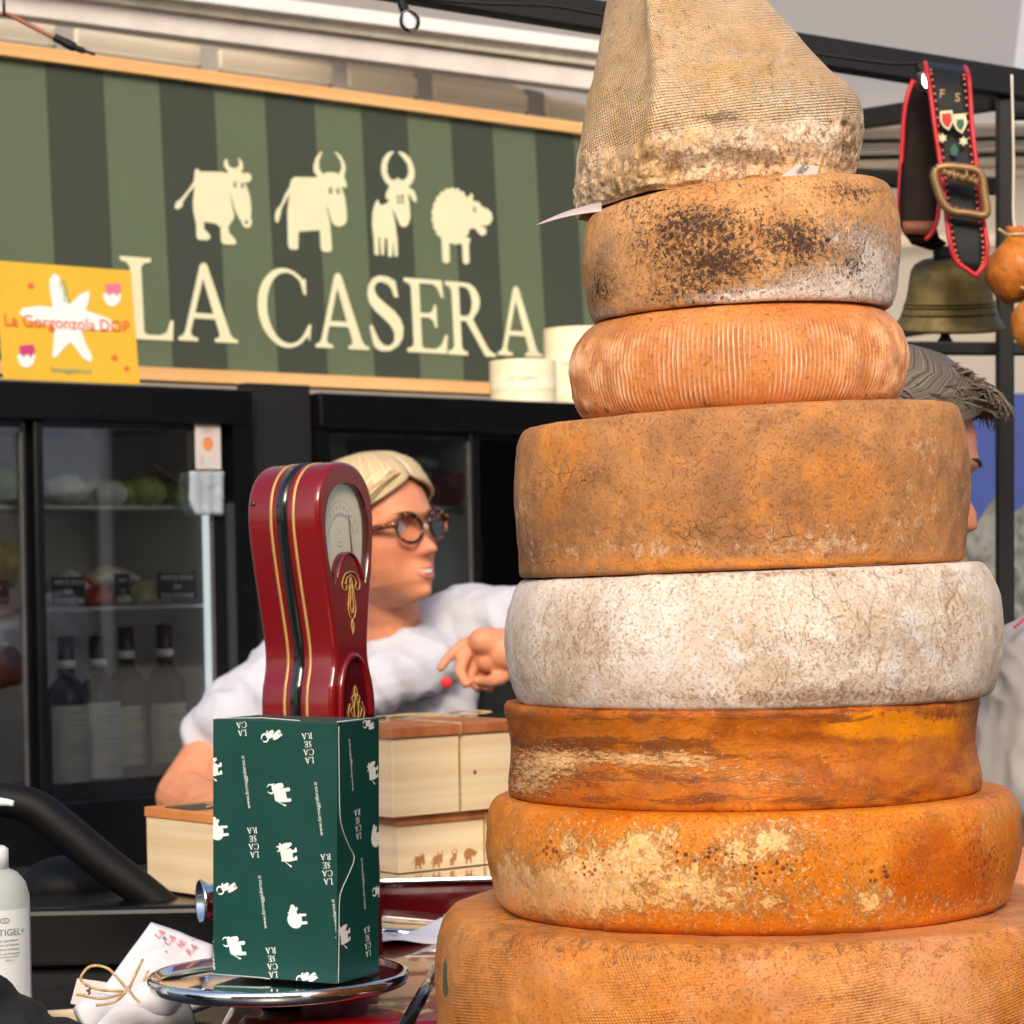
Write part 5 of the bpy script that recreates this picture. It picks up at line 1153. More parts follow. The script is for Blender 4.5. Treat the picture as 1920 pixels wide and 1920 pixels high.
for k, l in enumerate(('Contenuto netto', '500 ml')): flatmesh([xf(text(l, .0018), dx=.014, dy=hz(1786+7*k))], onb, 'lettering', gpd, hg)
o_ = [(.0105+.0045*math.cos(a*PI/10), hz(1719)+.0024*math.sin(a*PI/10)) for a in range(20)]; i_ = [(.0105+.0038*math.cos(a*PI/10), hz(1719)+.0017*math.sin(a*PI/10)) for a in range(20)]
flatmesh([tess([o_, i_]), xf(text('GD', .0018), dx=.0105, dy=hz(1719))], onb, 'round_mark', gpd, hg)

# ------------------------------------------------------------------ rolled tea towel with twine, kraft tray, small card, black cloth
tt = thing('tea_towel', 'white folded towel printed LA CASERA in red, tied with twine', 'towel', P(270, 1860, 2.42), None)
linen = mat('white_linen', (226, 222, 228), .85, var=.03, vs=20, bump=.0006, bs=90)
TW = Plane(P(170, 1890, 2.42), P(395, 1900, 2.46)-P(170, 1890, 2.42), Vector((0, .55, .8)))
corner = [(283, 1729), (340, 1748), (400, 1772), (400, 1880), (330, 1905), (165, 1905), (195, 1850)]
g_ = [TW.at(x_, y_) for x_, y_ in corner]
cx_ = sum(p[0] for p in g_)/7; cy_ = sum(p[1] for p in g_)/7
V = []; F = []
seg = []
for i in range(7):
    for k in range(10): a = g_[i]; b = g_[(i+1) % 7]; seg.append((a[0]+(b[0]-a[0])*k/10, a[1]+(b[1]-a[1])*k/10))
rr = []
for q in range(10):
    s = 1-q/9.5; rr.append([TW.W(cx_+(x-cx_)*s, cy_+(y-cy_)*s, .006*min(1, q*.9)+.004*nz(Vector((x*20*s, y*20*s, 0)), 1, 2)) for x, y in seg])
rr = [[TW.W(x, y, -.012) for x, y in seg]] + rr
v_, f_ = loft(rr); mesh('cloth', v_, f_, linen, tt)
redt = mat('red_print', (214, 54, 72), .7); blt = mat('blue_print', (60, 150, 200), .7)
for l, x_, y_ in (('LA', 296, 1757), ('CA', 315, 1768), ('SE', 336, 1775), ('RA', 355, 1785)):
    c0 = TW.at(x_, y_); flatmesh([xf(g, 1, 1, R(48), c0[0], c0[1]) for g in word(l, .0062)], lambda x, y: TW.W(x, y, .0085), 'lettering', redt, tt)
for x_, y_, r_ in ((304, 1766, .0016), (307, 1791, .001), (302, 1781, .0006), (357, 1770, .0007), (325, 1765, .0006)):
    c0 = TW.at(x_, y_); flatmesh([tess([ring(c0[0], c0[1], r_, r_, 10)])], lambda x, y: TW.W(x, y, .0088), 'splash', blt, tt)
# rolled part in front
for pts, r_ in (([(150, 1912), (190, 1893), (240, 1880), (300, 1872), (345, 1868)], .017), ([(230, 1878), (270, 1864), (310, 1872), (290, 1882), (245, 1880)], .007), ([(170, 1925), (230, 1912), (300, 1908), (350, 1888)], .02)):
    sp = spline([P(x_, y_, 2.36+.0002*(x_-200)) for x_, y_ in pts], 7)
    v_, f_ = tube(sp, [r_*(.8+.25*math.sin(i*.35)) for i in range(len(sp))], 20); v_ = [q+Vector((0, 0, 1))*.004*nz(q, 40, 3) for q in v_]
    mesh('rolled_hem', v_, f_, linen, tt)
for pts in ([(240, 1858), (222, 1835), (200, 1815), (170, 1812), (152, 1832), (160, 1845), (190, 1856), (232, 1858)], [(243, 1852), (255, 1825), (268, 1798)], [(232, 1862), (190, 1872), (150, 1865), (143, 1866)], [(236, 1860), (215, 1878), (180, 1885)], [(238, 1850), (250, 1868), (262, 1880)], [(270, 1840), (278, 1820)]):
    tubeobj('twine', spline([P(x_, y_, 2.30) for x_, y_ in pts], 6), .00135, twine, tt, 7)
cdc = thing('price_card', 'small white card with dark print under the twine bow', 'card', P(165, 1860, 2.36))
CD = Plane(P(132, 1882, 2.37), P(190, 1888, 2.37)-P(132, 1882, 2.37), Vector((.1, .4, 1)))
cq = [CD.at(x_, y_) for x_, y_ in ((132, 1882), (145, 1834), (200, 1842), (195, 1892))]
flatmesh([tess([cq])], lambda x, y: CD.W(x, y, 0), 'card_face', paper, cdc); c0 = CD.at(165, 1858); flatmesh([xf(text('3', .011, bold=.02), dx=c0[0], dy=c0[1])], lambda x, y: CD.W(x, y, .0008), 'print', ink, cdc)
kt = thing('kraft_tray', 'tan wooden crate edge under the towel at the bottom left', 'tray', P(100, 1915, 2.4))
kx = Vector((.96, .28, 0)); box('tray_side', P(115, 1922, 2.42), (.13, .01, .028), pine, kt, (kx, Vector((-.28, .96, 0)), Vector((0, 0, 1))), .001); box('tray_side', P(45, 1925, 2.5), (.01, .16, .028), pine, kt, (kx, Vector((-.28, .96, 0)), Vector((0, 0, 1))), .001)
tubeobj('handle_string', [P(70, 1892, 2.4), P(80, 1902, 2.39), P(84, 1912, 2.39)], .001, twine, kt)
parts = []
bl = [ell(P(10, 1925, 2.15), (.036, .05, .026)), ell(P(-40, 1880, 2.15), (.030, .05, .028)), ell(P(90, 1962, 2.15), (.04, .05, .022)), ell(P(40, 1900, 2.15), (.018, .03, .012))]
def wr(me):
    q = [v.co + v.normal*(.006*nz(v.co, 22, 4)) for v in me.vertices]; me.vertices.foreach_set('co', [c for p in q for c in p]); me.update()
o = bake(bl, 'black_cloth', mat('black_fabric', (16, 16, 18), .8, bump=.0006, bs=300), .003, 14, wr); tag(o, 'crumpled black cloth bag in the bottom left corner', 'bag')

# black curved arm and hood behind the gel bottle
am = thing('equipment_arm', 'thick curved black arm of a till scale behind the gel bottle', 'arm', P(150, 1640, 2.9))
sp = spline([P(x_, y_, 2.85) for x_, y_ in ((-120, 1470), (-20, 1494), (60, 1512), (120, 1556), (200, 1622), (270, 1672), (330, 1718))], 8)
v_, f_ = tube(sp, [.016+.005*math.sin(i/len(sp)*PI) for i in range(len(sp))], 24); mesh('arm_tube', v_, f_, mat('black_plastic', (8, 8, 9), .6, var=.08, spec=.25), am)
bl = [ell(P(130, 1660, 2.98), (.06, .05, .035)), ell(P(60, 1720, 2.98), (.13, .06, .04)), ell(P(200, 1730, 2.95), (.06, .05, .03))]
bake(bl, 'hood', mat('black_plastic', (22, 22, 24), .38), .004, 10, None, am)

# ------------------------------------------------------------------ lamps, cable, bell, hanging cheeses
def bulb(px, py, D, lab, hang):
    t_ = thing('light_bulb', lab, 'bulb', P(px, py, D), 'lit bulbs of the string light'); c0 = P(px, py, D); k = D/FPX; upv = (P(px+hang[0], py+hang[1], D)-c0).normalized()
    v_, f_ = lathe([(0, -21*k), (10*k, -19*k), (17*k, -12*k), (20*k, -1*k), (18*k, 9*k), (12*k, 17*k), (9*k, 22*k)], c0, 28, upv); mesh('glass_globe', v_, f_, glass('bulb_glass', (250, 246, 238), 1.6), t_)
    v_, f_ = lathe([(0, -10*k), (5*k, -7*k), (6.5*k, 0), (5*k, 8*k), (0, 10*k)], c0, 14, upv); mesh('filament', v_, f_, emis('filament_glow', (255, 236, 206), 30.), t_)
    v_, f_ = lathe([(9*k, 20*k), (9.5*k, 24*k), (8*k, 40*k), (4*k, 46*k), (0, 46*k)], c0, 20, upv); mesh('socket', v_, f_, BLACKM, t_)
    return t_
bulb(768, 40, 3.1, 'lit clear bulb hanging from the black rail above the sign', (-22, -50))
bulb(1737, 155, 3.4, 'lit clear bulb in front of the cowbell strap', (-18, -42))
cb = tubeobj('cable', spline([P(x_, y_, 3.2) for x_, y_ in ((480, -60), (640, -20), (752, -6), (900, 6), (1018, 10), (1100, 22), (1300, 62), (1500, 96), (1660, 118), (1722, 118))], 6), .0022, BLACKM); tag(cb, 'thin black string light cable clipped along the black rail', 'cable')
oc = thing('power_cable', 'orange brown cable with black connector at the top left', 'cable', P(60, 50, 3.6))
kc = 3.6/FPX
tubeobj('cord', spline([P(x_, y_, 3.6) for x_, y_ in ((-60, 20), (-10, 26), (15, 28), (45, 42), (80, 60), (108, 74))], 6), 4.2*kc, mat('orange_cord', (150, 84, 44), .5), oc)
tubeobj('connector', spline([P(x_, y_, 3.6) for x_, y_ in ((102, 70), (115, 76), (132, 85), (150, 93), (178, 102))], 5), [8*kc]*7+[9*kc]*6+[6*kc]*4+[3*kc]*4, BLACKM, oc, 12)
tubeobj('cable_tie', [P(6, -20, 3.58), P(8, 30, 3.58)], 3*kc, mat('blue_tie', (30, 40, 70), .4), oc)

def beltstrip(name, cen, wid, m, par, th=.004, nvec=None):
    """leather band: cen = photo points along the middle with depth, wid = half width vector in px"""
    rows = [[P(x+wx*k, y+wy*k, D+dz*k) for k in (-1, -.5, 0, .5, 1)] for (x, y, D), (wx, wy, dz) in zip(cen, wid)]
    return strip(name, rows, m, th, par)
bellt = thing('cowbell', 'large brass cowbell hanging on a black leather strap edged in red, lettered F S', 'bell', P(1780, 560, 3.5))
DBq = 3.45; kb = DBq/FPX
brass = mat('old_brass', (120, 102, 58), .5, metal=.6, var=.25, vs=20, bump=.001, bs=30)
pf = [(98, 0), (104, 1), (105, 5), (100, 12), (93, 22), (88, 36), (83, 52), (80, 68), (78, 84), (75, 100), (68, 112), (52, 120), (30, 124), (0, 125)]
pf = [(96, 0)]+pf; inn = [(r*.95, h) for r, h in [(60, 90), (85, 30), (98, 4)]]
v_, f_ = lathe([(r*kb, h*kb*1.1) for r, h in inn+pf], P(1780, 618, DBq+.04), 72, Vector((.02, -.16, 1)).normalized()); 
cB = P(1780, 618, DBq+.04)
v_ = [Vector((q.x, cB.y+(q.y-cB.y)*.72, q.z)) for q in v_]; mesh('bell_body', v_, f_, brass, bellt)
for h_, rr_ in ((30, 90.5), (44, 86.5), (50, 84.5)):
    rg = [cB + Vector((math.cos(a*PI/24)*rr_*kb, math.sin(a*PI/24)*rr_*kb*.72 - .16*h_*kb, h_*kb+ .16*math.sin(a*PI/24)*rr_*kb*.72)) for a in range(49)]
    tubeobj('bell_moulding', rg, .0014, brass, bellt, 6)
tubeobj('clapper', [P(1772, 600, 3.5), P(1772, 632, 3.5), P(1772, 640, 3.5)], [.004, .007, .011], mat('dark_brass', (70, 56, 36), .5, metal=.6), bellt, 12)
leath = mat('black_leather', (24, 25, 27), .6, spec=.25, var=.12, bump=.0004, bs=120); brownl = mat('brown_leather', (24, 10, 7), .7, spec=.15, var=.2, bump=.0004, bs=80); redl = mat('red_piping', (190, 20, 34), .5); 
tan_ = mat('tan_leather', (120, 66, 36), .6, var=.2)
# hidden back loop, the inside of the strap (brown), then the decorated front
beltstrip('strap_back', [(1748, 150, 3.50), (1735, 200, 3.46), (1728, 300, 3.44), (1722, 380, 3.43), (1722, 425, 3.42), (1735, 452, 3.42), (1760, 462, 3.44)], [(36, 0, 0), (40, 0, 0), (38, 0, 0), (36, 0, .0), (33, 0, 0), (26, -6, 0), (14, -6, 0)], brownl, bellt)
beltstrip('strap_keeper', [(1722, 415, 3.415), (1722, 440, 3.415)], [(30, 0, 0), (28, 2, 0)], tan_, bellt)
fc = [(1772, 122, 3.46), (1776, 136, 3.38), (1782, 180, 3.37), (1788, 240, 3.36), (1796, 300, 3.35), (1802, 350, 3.34), (1808, 400, 3.33), (1815, 450, 3.32), (1820, 490, 3.32), (1826, 508, 3.32)]
fwid = [(36, 4, 0), (38, 6, 0), (36, 5, 0), (34, 5, 0), (33, 5, 0), (33, 5, 0), (33, 5, 0), (34, 4, 0), (27, 2, 0), (10, 1, 0)]
beltstrip('strap_front', fc, fwid, leath, bellt)
def edge3(c_, w_, s, off): return [P(x+wx*s, y+wy*s, D-off) for (x, y, D), (wx, wy, dz) in zip(c_, w_)]
full = edge3(fc, fwid, -1.04, .003) + list(reversed(edge3(fc, fwid, 1.04, .003)))
full = full[:10] + [P(1829, 516, 3.317)] + full[10:]
tubeobj('red_piping', spline(full, 5), 4.6*kb, redl, bellt, 8)
tubeobj('red_piping', spline([P(x_, y_, 3.44) for x_, y_ in ((1712, 150), (1697, 200), (1690, 300), (1686, 390), (1692, 425), (1708, 448), (1722, 456))], 5), 4.4*kb, redl, bellt, 8)
tubeobj('red_piping', spline([P(x_, y_, 3.40) for x_, y_ in ((1762, 372), (1758, 410), (1748, 436), (1735, 450))], 5), 4.4*kb, redl, bellt, 8)
sc2 = mat('red_scallop', (226, 120, 90), .7)
scp = []
for s in (-1, 1):
    sp = spline(edge3(fc[1:], fwid[1:], s*.82, .004), 8)
    for i in range(0, len(sp), 2): scp.append(ell(sp[i], (.0018, .0012, .0018), None, 6, 4))
v_, f_ = merge(scp); o = mesh('stitching', v_, f_, sc2, bellt); o['kind'] = 'stuff'
BP = Plane(P(1786, 240, 3.352), Vector((1, 0, -.12)), Vector((.03, 0, 1)))
if BP.n.dot(Vector((0, -1, 0))) < 0: BP.n = -BP.n
def bpz(x, y): return BP.at(x, y)
bc = mat('tan_lettering', (180, 150, 96), .6)
for l, x_, y_ in (('F', 1763, 179), ('S', 1792, 186)): c0 = bpz(x_, y_); flatmesh([xf(text(l, .011), dx=c0[0], dy=c0[1])], lambda x, y: BP.W(x, y, .014), 'lettering', bc, bellt)
shd = lambda x, y, s=1: [(x-13*s, y-18*s), (x+10*s, y-20*s), (x+13*s, y), (x+4*s, y+18*s), (x-6*s, y+12*s), (x-13*s, y)]
flatmesh([tess([[bpz(*p) for p in shd(1772, 230)]]), tess([[bpz(*p) for p in shd(1797, 236)]])], lambda x, y: BP.W(x, y, .014), 'shield_edge', mat('ivory_stitch', (214, 200, 160), .7), bellt)
flatmesh([tess([[bpz(*p) for p in shd(1772, 230, .72)]])], lambda x, y: BP.W(x, y, .0148), 'shield', mat('red_stitch', (190, 50, 50), .7), bellt)
flatmesh([tess([[bpz(*p) for p in shd(1797, 238, .55)]])], lambda x, y: BP.W(x, y, .0148), 'shield', mat('green_stitch', (40, 96, 80), .7), bellt)
flatmesh([tess([[bpz(1764+b*12*(1 if i % 2 else .55)*math.cos(i*PI/6)*.8, 262+12*(1 if i % 2 else .55)*math.sin(i*PI/6)*.8) for i in range(12)]]) for b in (1,)] + [tess([[bpz(1803+12*(1 if i % 2 else .55)*math.cos(i*PI/6)*.8, 268+12*(1 if i % 2 else .55)*math.sin(i*PI/6)*.8) for i in range(12)]])], lambda x, y: BP.W(x, y, .014), 'edelweiss', mat('ivory_stitch', (214, 200, 160), .7), bellt)
flatmesh([tess([[bpz(*p) for p in [(1778, 282), (1786, 272), (1794, 283), (1790, 296), (1780, 294)]]])], lambda x, y: BP.W(x, y, .014), 'leaf', mat('green_stitch', (40, 96, 80), .7), bellt)
bk = mat('buckle_brass', (150, 116, 76), .45, metal=.55, var=.15)
sp = spline([P(x_, y_, 3.305) for x_, y_ in ((1756, 316), (1775, 312), (1800, 314), (1826, 318), (1840, 330), (1845, 360), (1850, 395), (1842, 404), (1815, 400), (1785, 396), (1768, 380), (1758, 355), (1752, 330), (1756, 316))], 6)
v_, f_ = tube(sp, 8*kb, 10); mesh('buckle', v_, f_, bk, bellt)
for x_ in (1788, 1812): tubeobj('buckle_prong', [P(x_, 318, 3.3), P(x_+2, 342, 3.3)], 3*kb, bk, bellt, 8)
sp = [P(1766+2*i, 322+.6*i, 3.306) for i in range(34)]; tubeobj('buckle_plate', sp, [8*kb+.0012*math.sin(i) for i in range(34)], bk, bellt, 8)
tubeobj('buckle_plate', [P(1776+2*i, 392+.4*i, 3.306) for i in range(36)], [7.5*kb+.0012*math.sin(i) for i in range(36)], bk, bellt, 8)
beltstrip('hanger', [(1776, 462, 3.47), (1776, 500, 3.47)], [(26, 0, 0), (24, 0, 0)], leath, bellt, .012)

smoke = cheese_mat('rind_smoked', [(.25, (120, 62, 22)), (.45, (176, 104, 40)), (.6, (200, 130, 56)), (.8, (216, 152, 76))], [dict(s=30., t=.54, w=.12, c=(104, 54, 24), o=.8), dict(s=90., t=.56, w=.1, c=(86, 48, 26), o=.6), dict(s=50., t=.6, w=.08, c=(226, 176, 110), o=.5)], [(60., .0012)], rough=.55, coat=.3)
def pear(px, py, r, D, lab, top):
    k = D/FPX; c0 = P(px, py, D); t_ = thing('hanging_cheese', lab, 'cheese', c0, 'smoked cheeses hanging at the right edge')
    v_, f_ = lathe([(0, -r*k), (r*.4*k, -r*.94*k), (r*.75*k, -r*.7*k), (r*.98*k, -r*.25*k), (r*k, .1*r*k), (r*.92*k, .45*r*k), (r*.7*k, .75*r*k), (r*.42*k, 1.0*r*k), (r*.28*k, 1.15*r*k), (r*.34*k, 1.3*r*k), (r*.3*k, 1.42*r*k), (0, 1.45*r*k)], c0, 48)
    v_ = [q+(q-c0)*.2*nz(q, 22, 5) for q in v_]; o = mesh('cheese_body', v_, f_, smoke, t_)
    for nm_ in ('rough', 'rib'): at = o.data.attributes.new(nm_, 'FLOAT', 'POINT')
    tubeobj('string', spline([c0+Vector((0, 0, 1.2*r*k)), P(px-8, py-r*1.75, D), P((px*.3+top[0]*.7), (py-r+top[1])/2, D), P(top[0], top[1], D)], 6), 2.6*k, mat('white_string', (214, 204, 188), .8), t_, 6)
    sp = [c0+Vector((math.cos(a)*r*.33*k, math.sin(a)*r*.33*k, 1.17*r*k)) for a in [i*PI/8 for i in range(17)]]; tubeobj('string_knot', sp, 3.4*k, twine, t_, 6)
    tubeobj('string_end', [P(px-14, py-r*1.15, D-.02), P(px-36, py-r*1.38, D-.02)], 2.4*k, twine, t_, 6)
pear(1908, 512, 60, 3.35, 'smoked pear shaped cheese hanging on a string right of the bell', (1897, 140))
pear(1950, 612, 54, 3.3, 'lower smoked cheese cut by the right edge of the photo', (1935, 190))

# ------------------------------------------------------------------ people
def skin(name, c, lip):
    t = NT(name); v = t.obj(); n = t.noise(v, 26., 4.); c = lin(c)
    base = t.mix(t.ss(n, .35, .65), tuple(x*.84 for x in c[:3])+(1,), c); base = t.mix(t.math('MULTIPLY', t.ss(t.noise(v, 240., 4.), .52, .68), .3), base, tuple(x*k_ for x, k_ in zip(c[:3], (.75, .55, .5)))+(1,))
    base = t.mix(t.math('MULTIPLY', t.attr('blush'), .45), base, lin((206, 108, 84)))
    t.l(base, t.b.inputs['Base Color']); t.b.inputs['Roughness'].default_value = .5; t.b.inputs['Specular IOR Level'].default_value = .4
    t.b.inputs['Subsurface Weight'].default_value = .25; t.b.inputs['Subsurface Radius'].default_value = (.012, .005, .003); t.b.inputs['Subsurface Scale'].default_value = .6
    t.l(t.bump(t.noise(v, 260., 4.), .0008), t.b.inputs['Normal']); return t.m
PROF = [(.118, .0), (.112, .03), (.098, .056), (.078, .075), (.052, .088), (.03, .0935), (.018, .0955), (.008, .090), (0, .0865), (-.010, .091), (-.022, .102), (-.032, .1125), (-.040, .119), (-.046, .1165), (-.051, .101), (-.055, .094), (-.061, .0925), (-.066, .0955), (-.071, .0975), (-.0755, .0935), (-.080, .0955), (-.086, .0945), (-.092, .088), (-.098, .087), (-.106, .088), (-.113, .084), (-.119, .07), (-.122, .05)]
def pint(tab, z):
    for i in range(len(tab)-1):
        if tab[i][0] >= z >= tab[i+1][0]:
            f = (tab[i][0]-z)/(tab[i][0]-tab[i+1][0]); return tab[i][1]*(1-f)+tab[i+1][1]*f
    return tab[0][1] if z > tab[0][0] else tab[-1][1]
BASEP = [(.118, 0), (.112, .03), (.098, .056), (.078, .075), (.052, .087), (.02, .091), (0, .089), (-.02, .088), (-.05, .086), (-.08, .082), (-.10, .077), (-.113, .07), (-.122, .05)]
SX = [(.118, .08), (.03, .05), (.018, .04), (.0, .012), (-.02, .0125), (-.035, .0145), (-.045, .0155), (-.052, .014), (-.058, .022), (-.075, .024), (-.09, .022), (-.105, .022), (-.122, .03)]
WID = [(.118, .004), (.112, .035), (.098, .056), (.075, .070), (.04, .0765), (.0, .077), (-.03, .074), (-.06, .066), (-.085, .054), (-.105, .034), (-.117, .020), (-.122, .014)]
BACK = [(.118, .004), (.112, .04), (.095, .072), (.07, .092), (.03, .101), (-.01, .098), (-.04, .085), (-.065, .066), (-.09, .05), (-.122, .03)]
class Head:
    def __init__(s, c, fwd, up, k=1.):
        s.c = Vector(c); s.f = Vector(fwd).normalized(); up = Vector(up); s.u = (up-s.f*up.dot(s.f)).normalized(); s.r = s.f.cross(s.u); s.k = k
    def W(s, x, y, z): return s.c + (s.r*x + s.f*y + s.u*z)*s.k
    def local(s, p): q = (p-s.c)/s.k; return q.dot(s.r), q.dot(s.f), q.dot(s.u)
    def surf(s, a, z, off=0.):
        """a: angle around, 0 = front, positive to the person's right"""
        w = pint(WID, z)+off; ca, sa = math.cos(a), math.sin(a); x = w*abs(sa)**.9*(1 if sa > 0 else -1)
        if ca >= 0:
            b = pint(BASEP, z)+off; y = b*ca**.82
            p_ = pint(PROF, z)-pint(BASEP, z); p_ -= s.nose*math.exp(-((z+.04)/.011)**2); y += p_*math.exp(-(x/pint(SX, z))**2)
            for sg in (-1, 1): y -= .0085*math.exp(-((x-sg*.032)/.017)**2-((z-.001)/.012)**2); y += .004*math.exp(-((x-sg*.03)/.022)**2-((z-.021)/.008)**2); y += .005*math.exp(-((x-sg*.042)/.02)**2-((z+.03)/.02)**2)
        else: y = -(pint(BACK, z)+off)*abs(ca)**.9
        return x, y-.0, z
    nose = 0.
    def mesh(s):
        zs = [.118-.24*i/110 for i in range(111)]; rr = []
        for z in reversed(zs): rr.append([s.W(*s.surf(-2*PI*k/120, z)) for k in range(120)])
        return loft(rr)
    def ear(s, sg): return ell(s.W(sg*.078, -.008, -.012), (.008*s.k, .018*s.k, .031*s.k), (s.r, s.f, s.u), 14, 10)
def face_parts(H, root, lipc, browc, smile=.0, teeth=True):
    lm = mat('lips_'+str(lipc[0]), lipc, .4)
    def mp(t, z0, amp, push):
        x = .027*t; z = z0 + (smile if z0 > -.076 else smile+.006)*(t*t) + amp*(1-t*t); a = math.asin(max(-1, min(1, x/pint(WID, z)))); q = H.surf(a, z); return H.W(x, max(q[1], .078)+push, z)
    for z0, amp, r in ((-.0725, .0030, .0026), (-.0795, -.0050, .0036)):
        pts = [mp(-1+2*i/12, z0, amp, -.0004) for i in range(13)]; tubeobj('lip', pts, [max(.0008, r*(1-((i-6)/6.)**2*.85)) for i in range(13)], lm, root, 8)
    if teeth: 
        rr = [[mp(-.86+1.72*i/10, -.0722, .0010, .0003) for i in range(11)], [mp(-.86+1.72*i/10, -.0800, -.0035, .0003) for i in range(11)]]
        v_, f_ = loft(rr, closed=False); mesh('mouth_opening', v_, f_, mat('mouth_dark', (70, 22, 20), .5), root)
        rr = [[mp(-.8+1.6*i/10, -.0730, .0012, .0016) for i in range(11)], [mp(-.7+1.4*i/10, -.0770, -.0018, .0016) for i in range(11)]]
        v_, f_ = loft(rr, closed=False); mesh('teeth', v_, f_, mat('teeth', (226, 216, 198), .3), root)
    for sg in (-1, 1):
        v_, f_ = ell(H.W(sg*.032, .0725, .0005), (.0125*H.k,)*3, None, 20, 14); e = mesh('eye', v_, f_, mat('eye_white', (216, 208, 200), .2), root)
        v_, f_ = ell(H.W(sg*.032+.001, .0825, .0005), (.0055*H.k, .0022*H.k, .0055*H.k), (H.r, H.f, H.u), 16, 10); mesh('iris', v_, f_, mat('iris', (46, 38, 30), .15), e)
        pts = [H.W(sg*(.019+.028*t), H.surf(math.asin((.019+.028*t)/.077), .020)[1]+.0012, .0195+.005*math.sin(t*2.2)) for t in [i/6 for i in range(7)]]
        tubeobj('eyebrow', pts, [.0014, .0024, .0026, .0024, .002, .0016, .0008], browc, root, 6)
        pts = [H.W(sg*(.019+.026*t), .0835-.006*(t-.4)**2*4, .0005+.0065*math.sin(PI*t)) for t in [i/8 for i in range(9)]]
        tubeobj('eyelid', pts, .0018, browc if False else mat('eyelid_skin', (196, 136, 108), .5), root, 6)
def blush_post(H, extra=None):
    def post(me):
        at = me.attributes.new('blush', 'FLOAT', 'POINT'); vals = []
        for v in me.vertices:
            x, y, z = H.local(v.co); b = 0.
            for sg in (-1, 1): b += math.exp(-((x-sg*.042)/.02)**2-((z+.035)/.022)**2) if y > 0 else 0
            if y > .09: b += .8*math.exp(-((z+.04)/.014)**2)
            vals.append(min(1, b)+.25*abs(nz(v.co, 30, 3)))
        at.data.foreach_set('value', vals)
        if extra: extra(me)
    return post
def hairmat(name, c1, c2, rough=.42):
    t = NT(name); v = t.attr('strand'); n1 = t.n('TexNoise', noise_dimensions='1D'); t.l(t.math('MULTIPLY', v, 60.), n1.inputs['W']); n1.inputs['Scale'].default_value = 1.; n1.inputs['Detail'].default_value = 5.
    t.l(t.mix(t.ss(n1.outputs['Fac'], .3, .7), lin(c1), lin(c2)), t.b.inputs['Base Color']); t.b.inputs['Roughness'].default_value = rough
    t.l(t.bump(n1.outputs['Fac'], .001), t.b.inputs['Normal']); return t.m
def lockset(name, curves, r, m, root, n=6):
    """many thin locks as one mesh, with a per lock value for colour"""
    V, F, A = [], [], []
    for i, (pts, rr) in enumerate(curves):
        if name == 'hair_strands': pts = [Vector(p)+Vector([random.uniform(-.0022, .0022) for _ in range(3)]) for p in pts]
        sp = spline(pts, 4); k_ = len(sp); v_, f_ = tube(sp, [rr*(.35+.65*math.sin(PI*min(.92, .12+j/(k_-1)*.85)))*(1 if j < k_-1 else .2) for j in range(k_)], n)
        b = len(V); V += v_; F += [tuple(q+b for q in f) for f in f_]; A += [random.random()]*len(v_)
    o = mesh(name, V, F, m, root); at = o.data.attributes.new('strand', 'FLOAT', 'POINT'); at.data.foreach_set('value', A); o['kind'] = 'stuff'; return o
def shirt_post(center, folds=1., fsc=9.):
    def post(me):
        nrm = [v.normal.copy() for v in me.vertices]; out = []
        for v, vn in zip(me.vertices, nrm):
            p = v.co; q = Vector((p.x*.9+p.z*.5, p.y, p.z*.45-p.x*.2))
            out.append(p + vn*folds*(.022*(.4-abs(noise.noise(q*fsc*1.25+Vector((.6*noise.noise(p*5), 0, 0)), noise_basis='PERLIN_ORIGINAL'))) + .014*(.4-abs(noise.noise(Vector((q.x*24, q.y*14, q.z*30)), noise_basis='PERLIN_ORIGINAL'))) + .002*nz(p, 30, 2)))
        me.vertices.foreach_set('co', [c for q in out for c in q]); me.update()
    return post
skinw = skin('skin_woman', (222, 148, 110), None)
DW = 4.12; kw = DW/FPX
# --- woman
rot = R(9); cz, sz = math.cos(rot), math.sin(rot)
def rimg(v): return Vector((v[0]*cz - v[2]*sz, v[1], v[0]*sz + v[2]*cz))     # lean to the left in her own picture plane
HW = Head(P(709, 1000, DW), rimg((.78, -.63, 0)), rimg((0, 0, 1)), .985)
wom = thing('person', 'blonde woman with tortoiseshell glasses in a white T-shirt, talking and gesturing behind the scale', 'person', P(690, 1900, 4.2))
def Q(x, y, D=DW): return P(x, y, D)
body = [HW.mesh(), HW.ear(1), HW.ear(-1)]
body += chain([HW.W(0, -.03, -.055), Q(730, 1150, 4.18), Q(728, 1240, 4.21)], [.054, .050, .056])
body += [capsule(HW.W(0, .04, -.098), HW.W(0, -.02, -.075), .018, .042)]
# right arm with the elbow resting low on the left
body += chain([Q(500, 1300, 4.24), Q(405, 1405, 4.15), Q(345, 1495, 4.05)], [.055, .047, .045]) + chain([Q(345, 1495, 4.05), Q(420, 1540, 3.85), Q(520, 1560, 3.65)], [.045, .040, .028])
body += [ell(Q(560, 1565, 3.6), (.045, .03, .02))] + sum([chain([Q(590, 1560+10*i, 3.6-.01*i), Q(625, 1566+11*i, 3.58-.01*i), Q(650, 1578+10*i, 3.58-.01*i)], [.009, .0085, .007]) for i in range(4)], [])
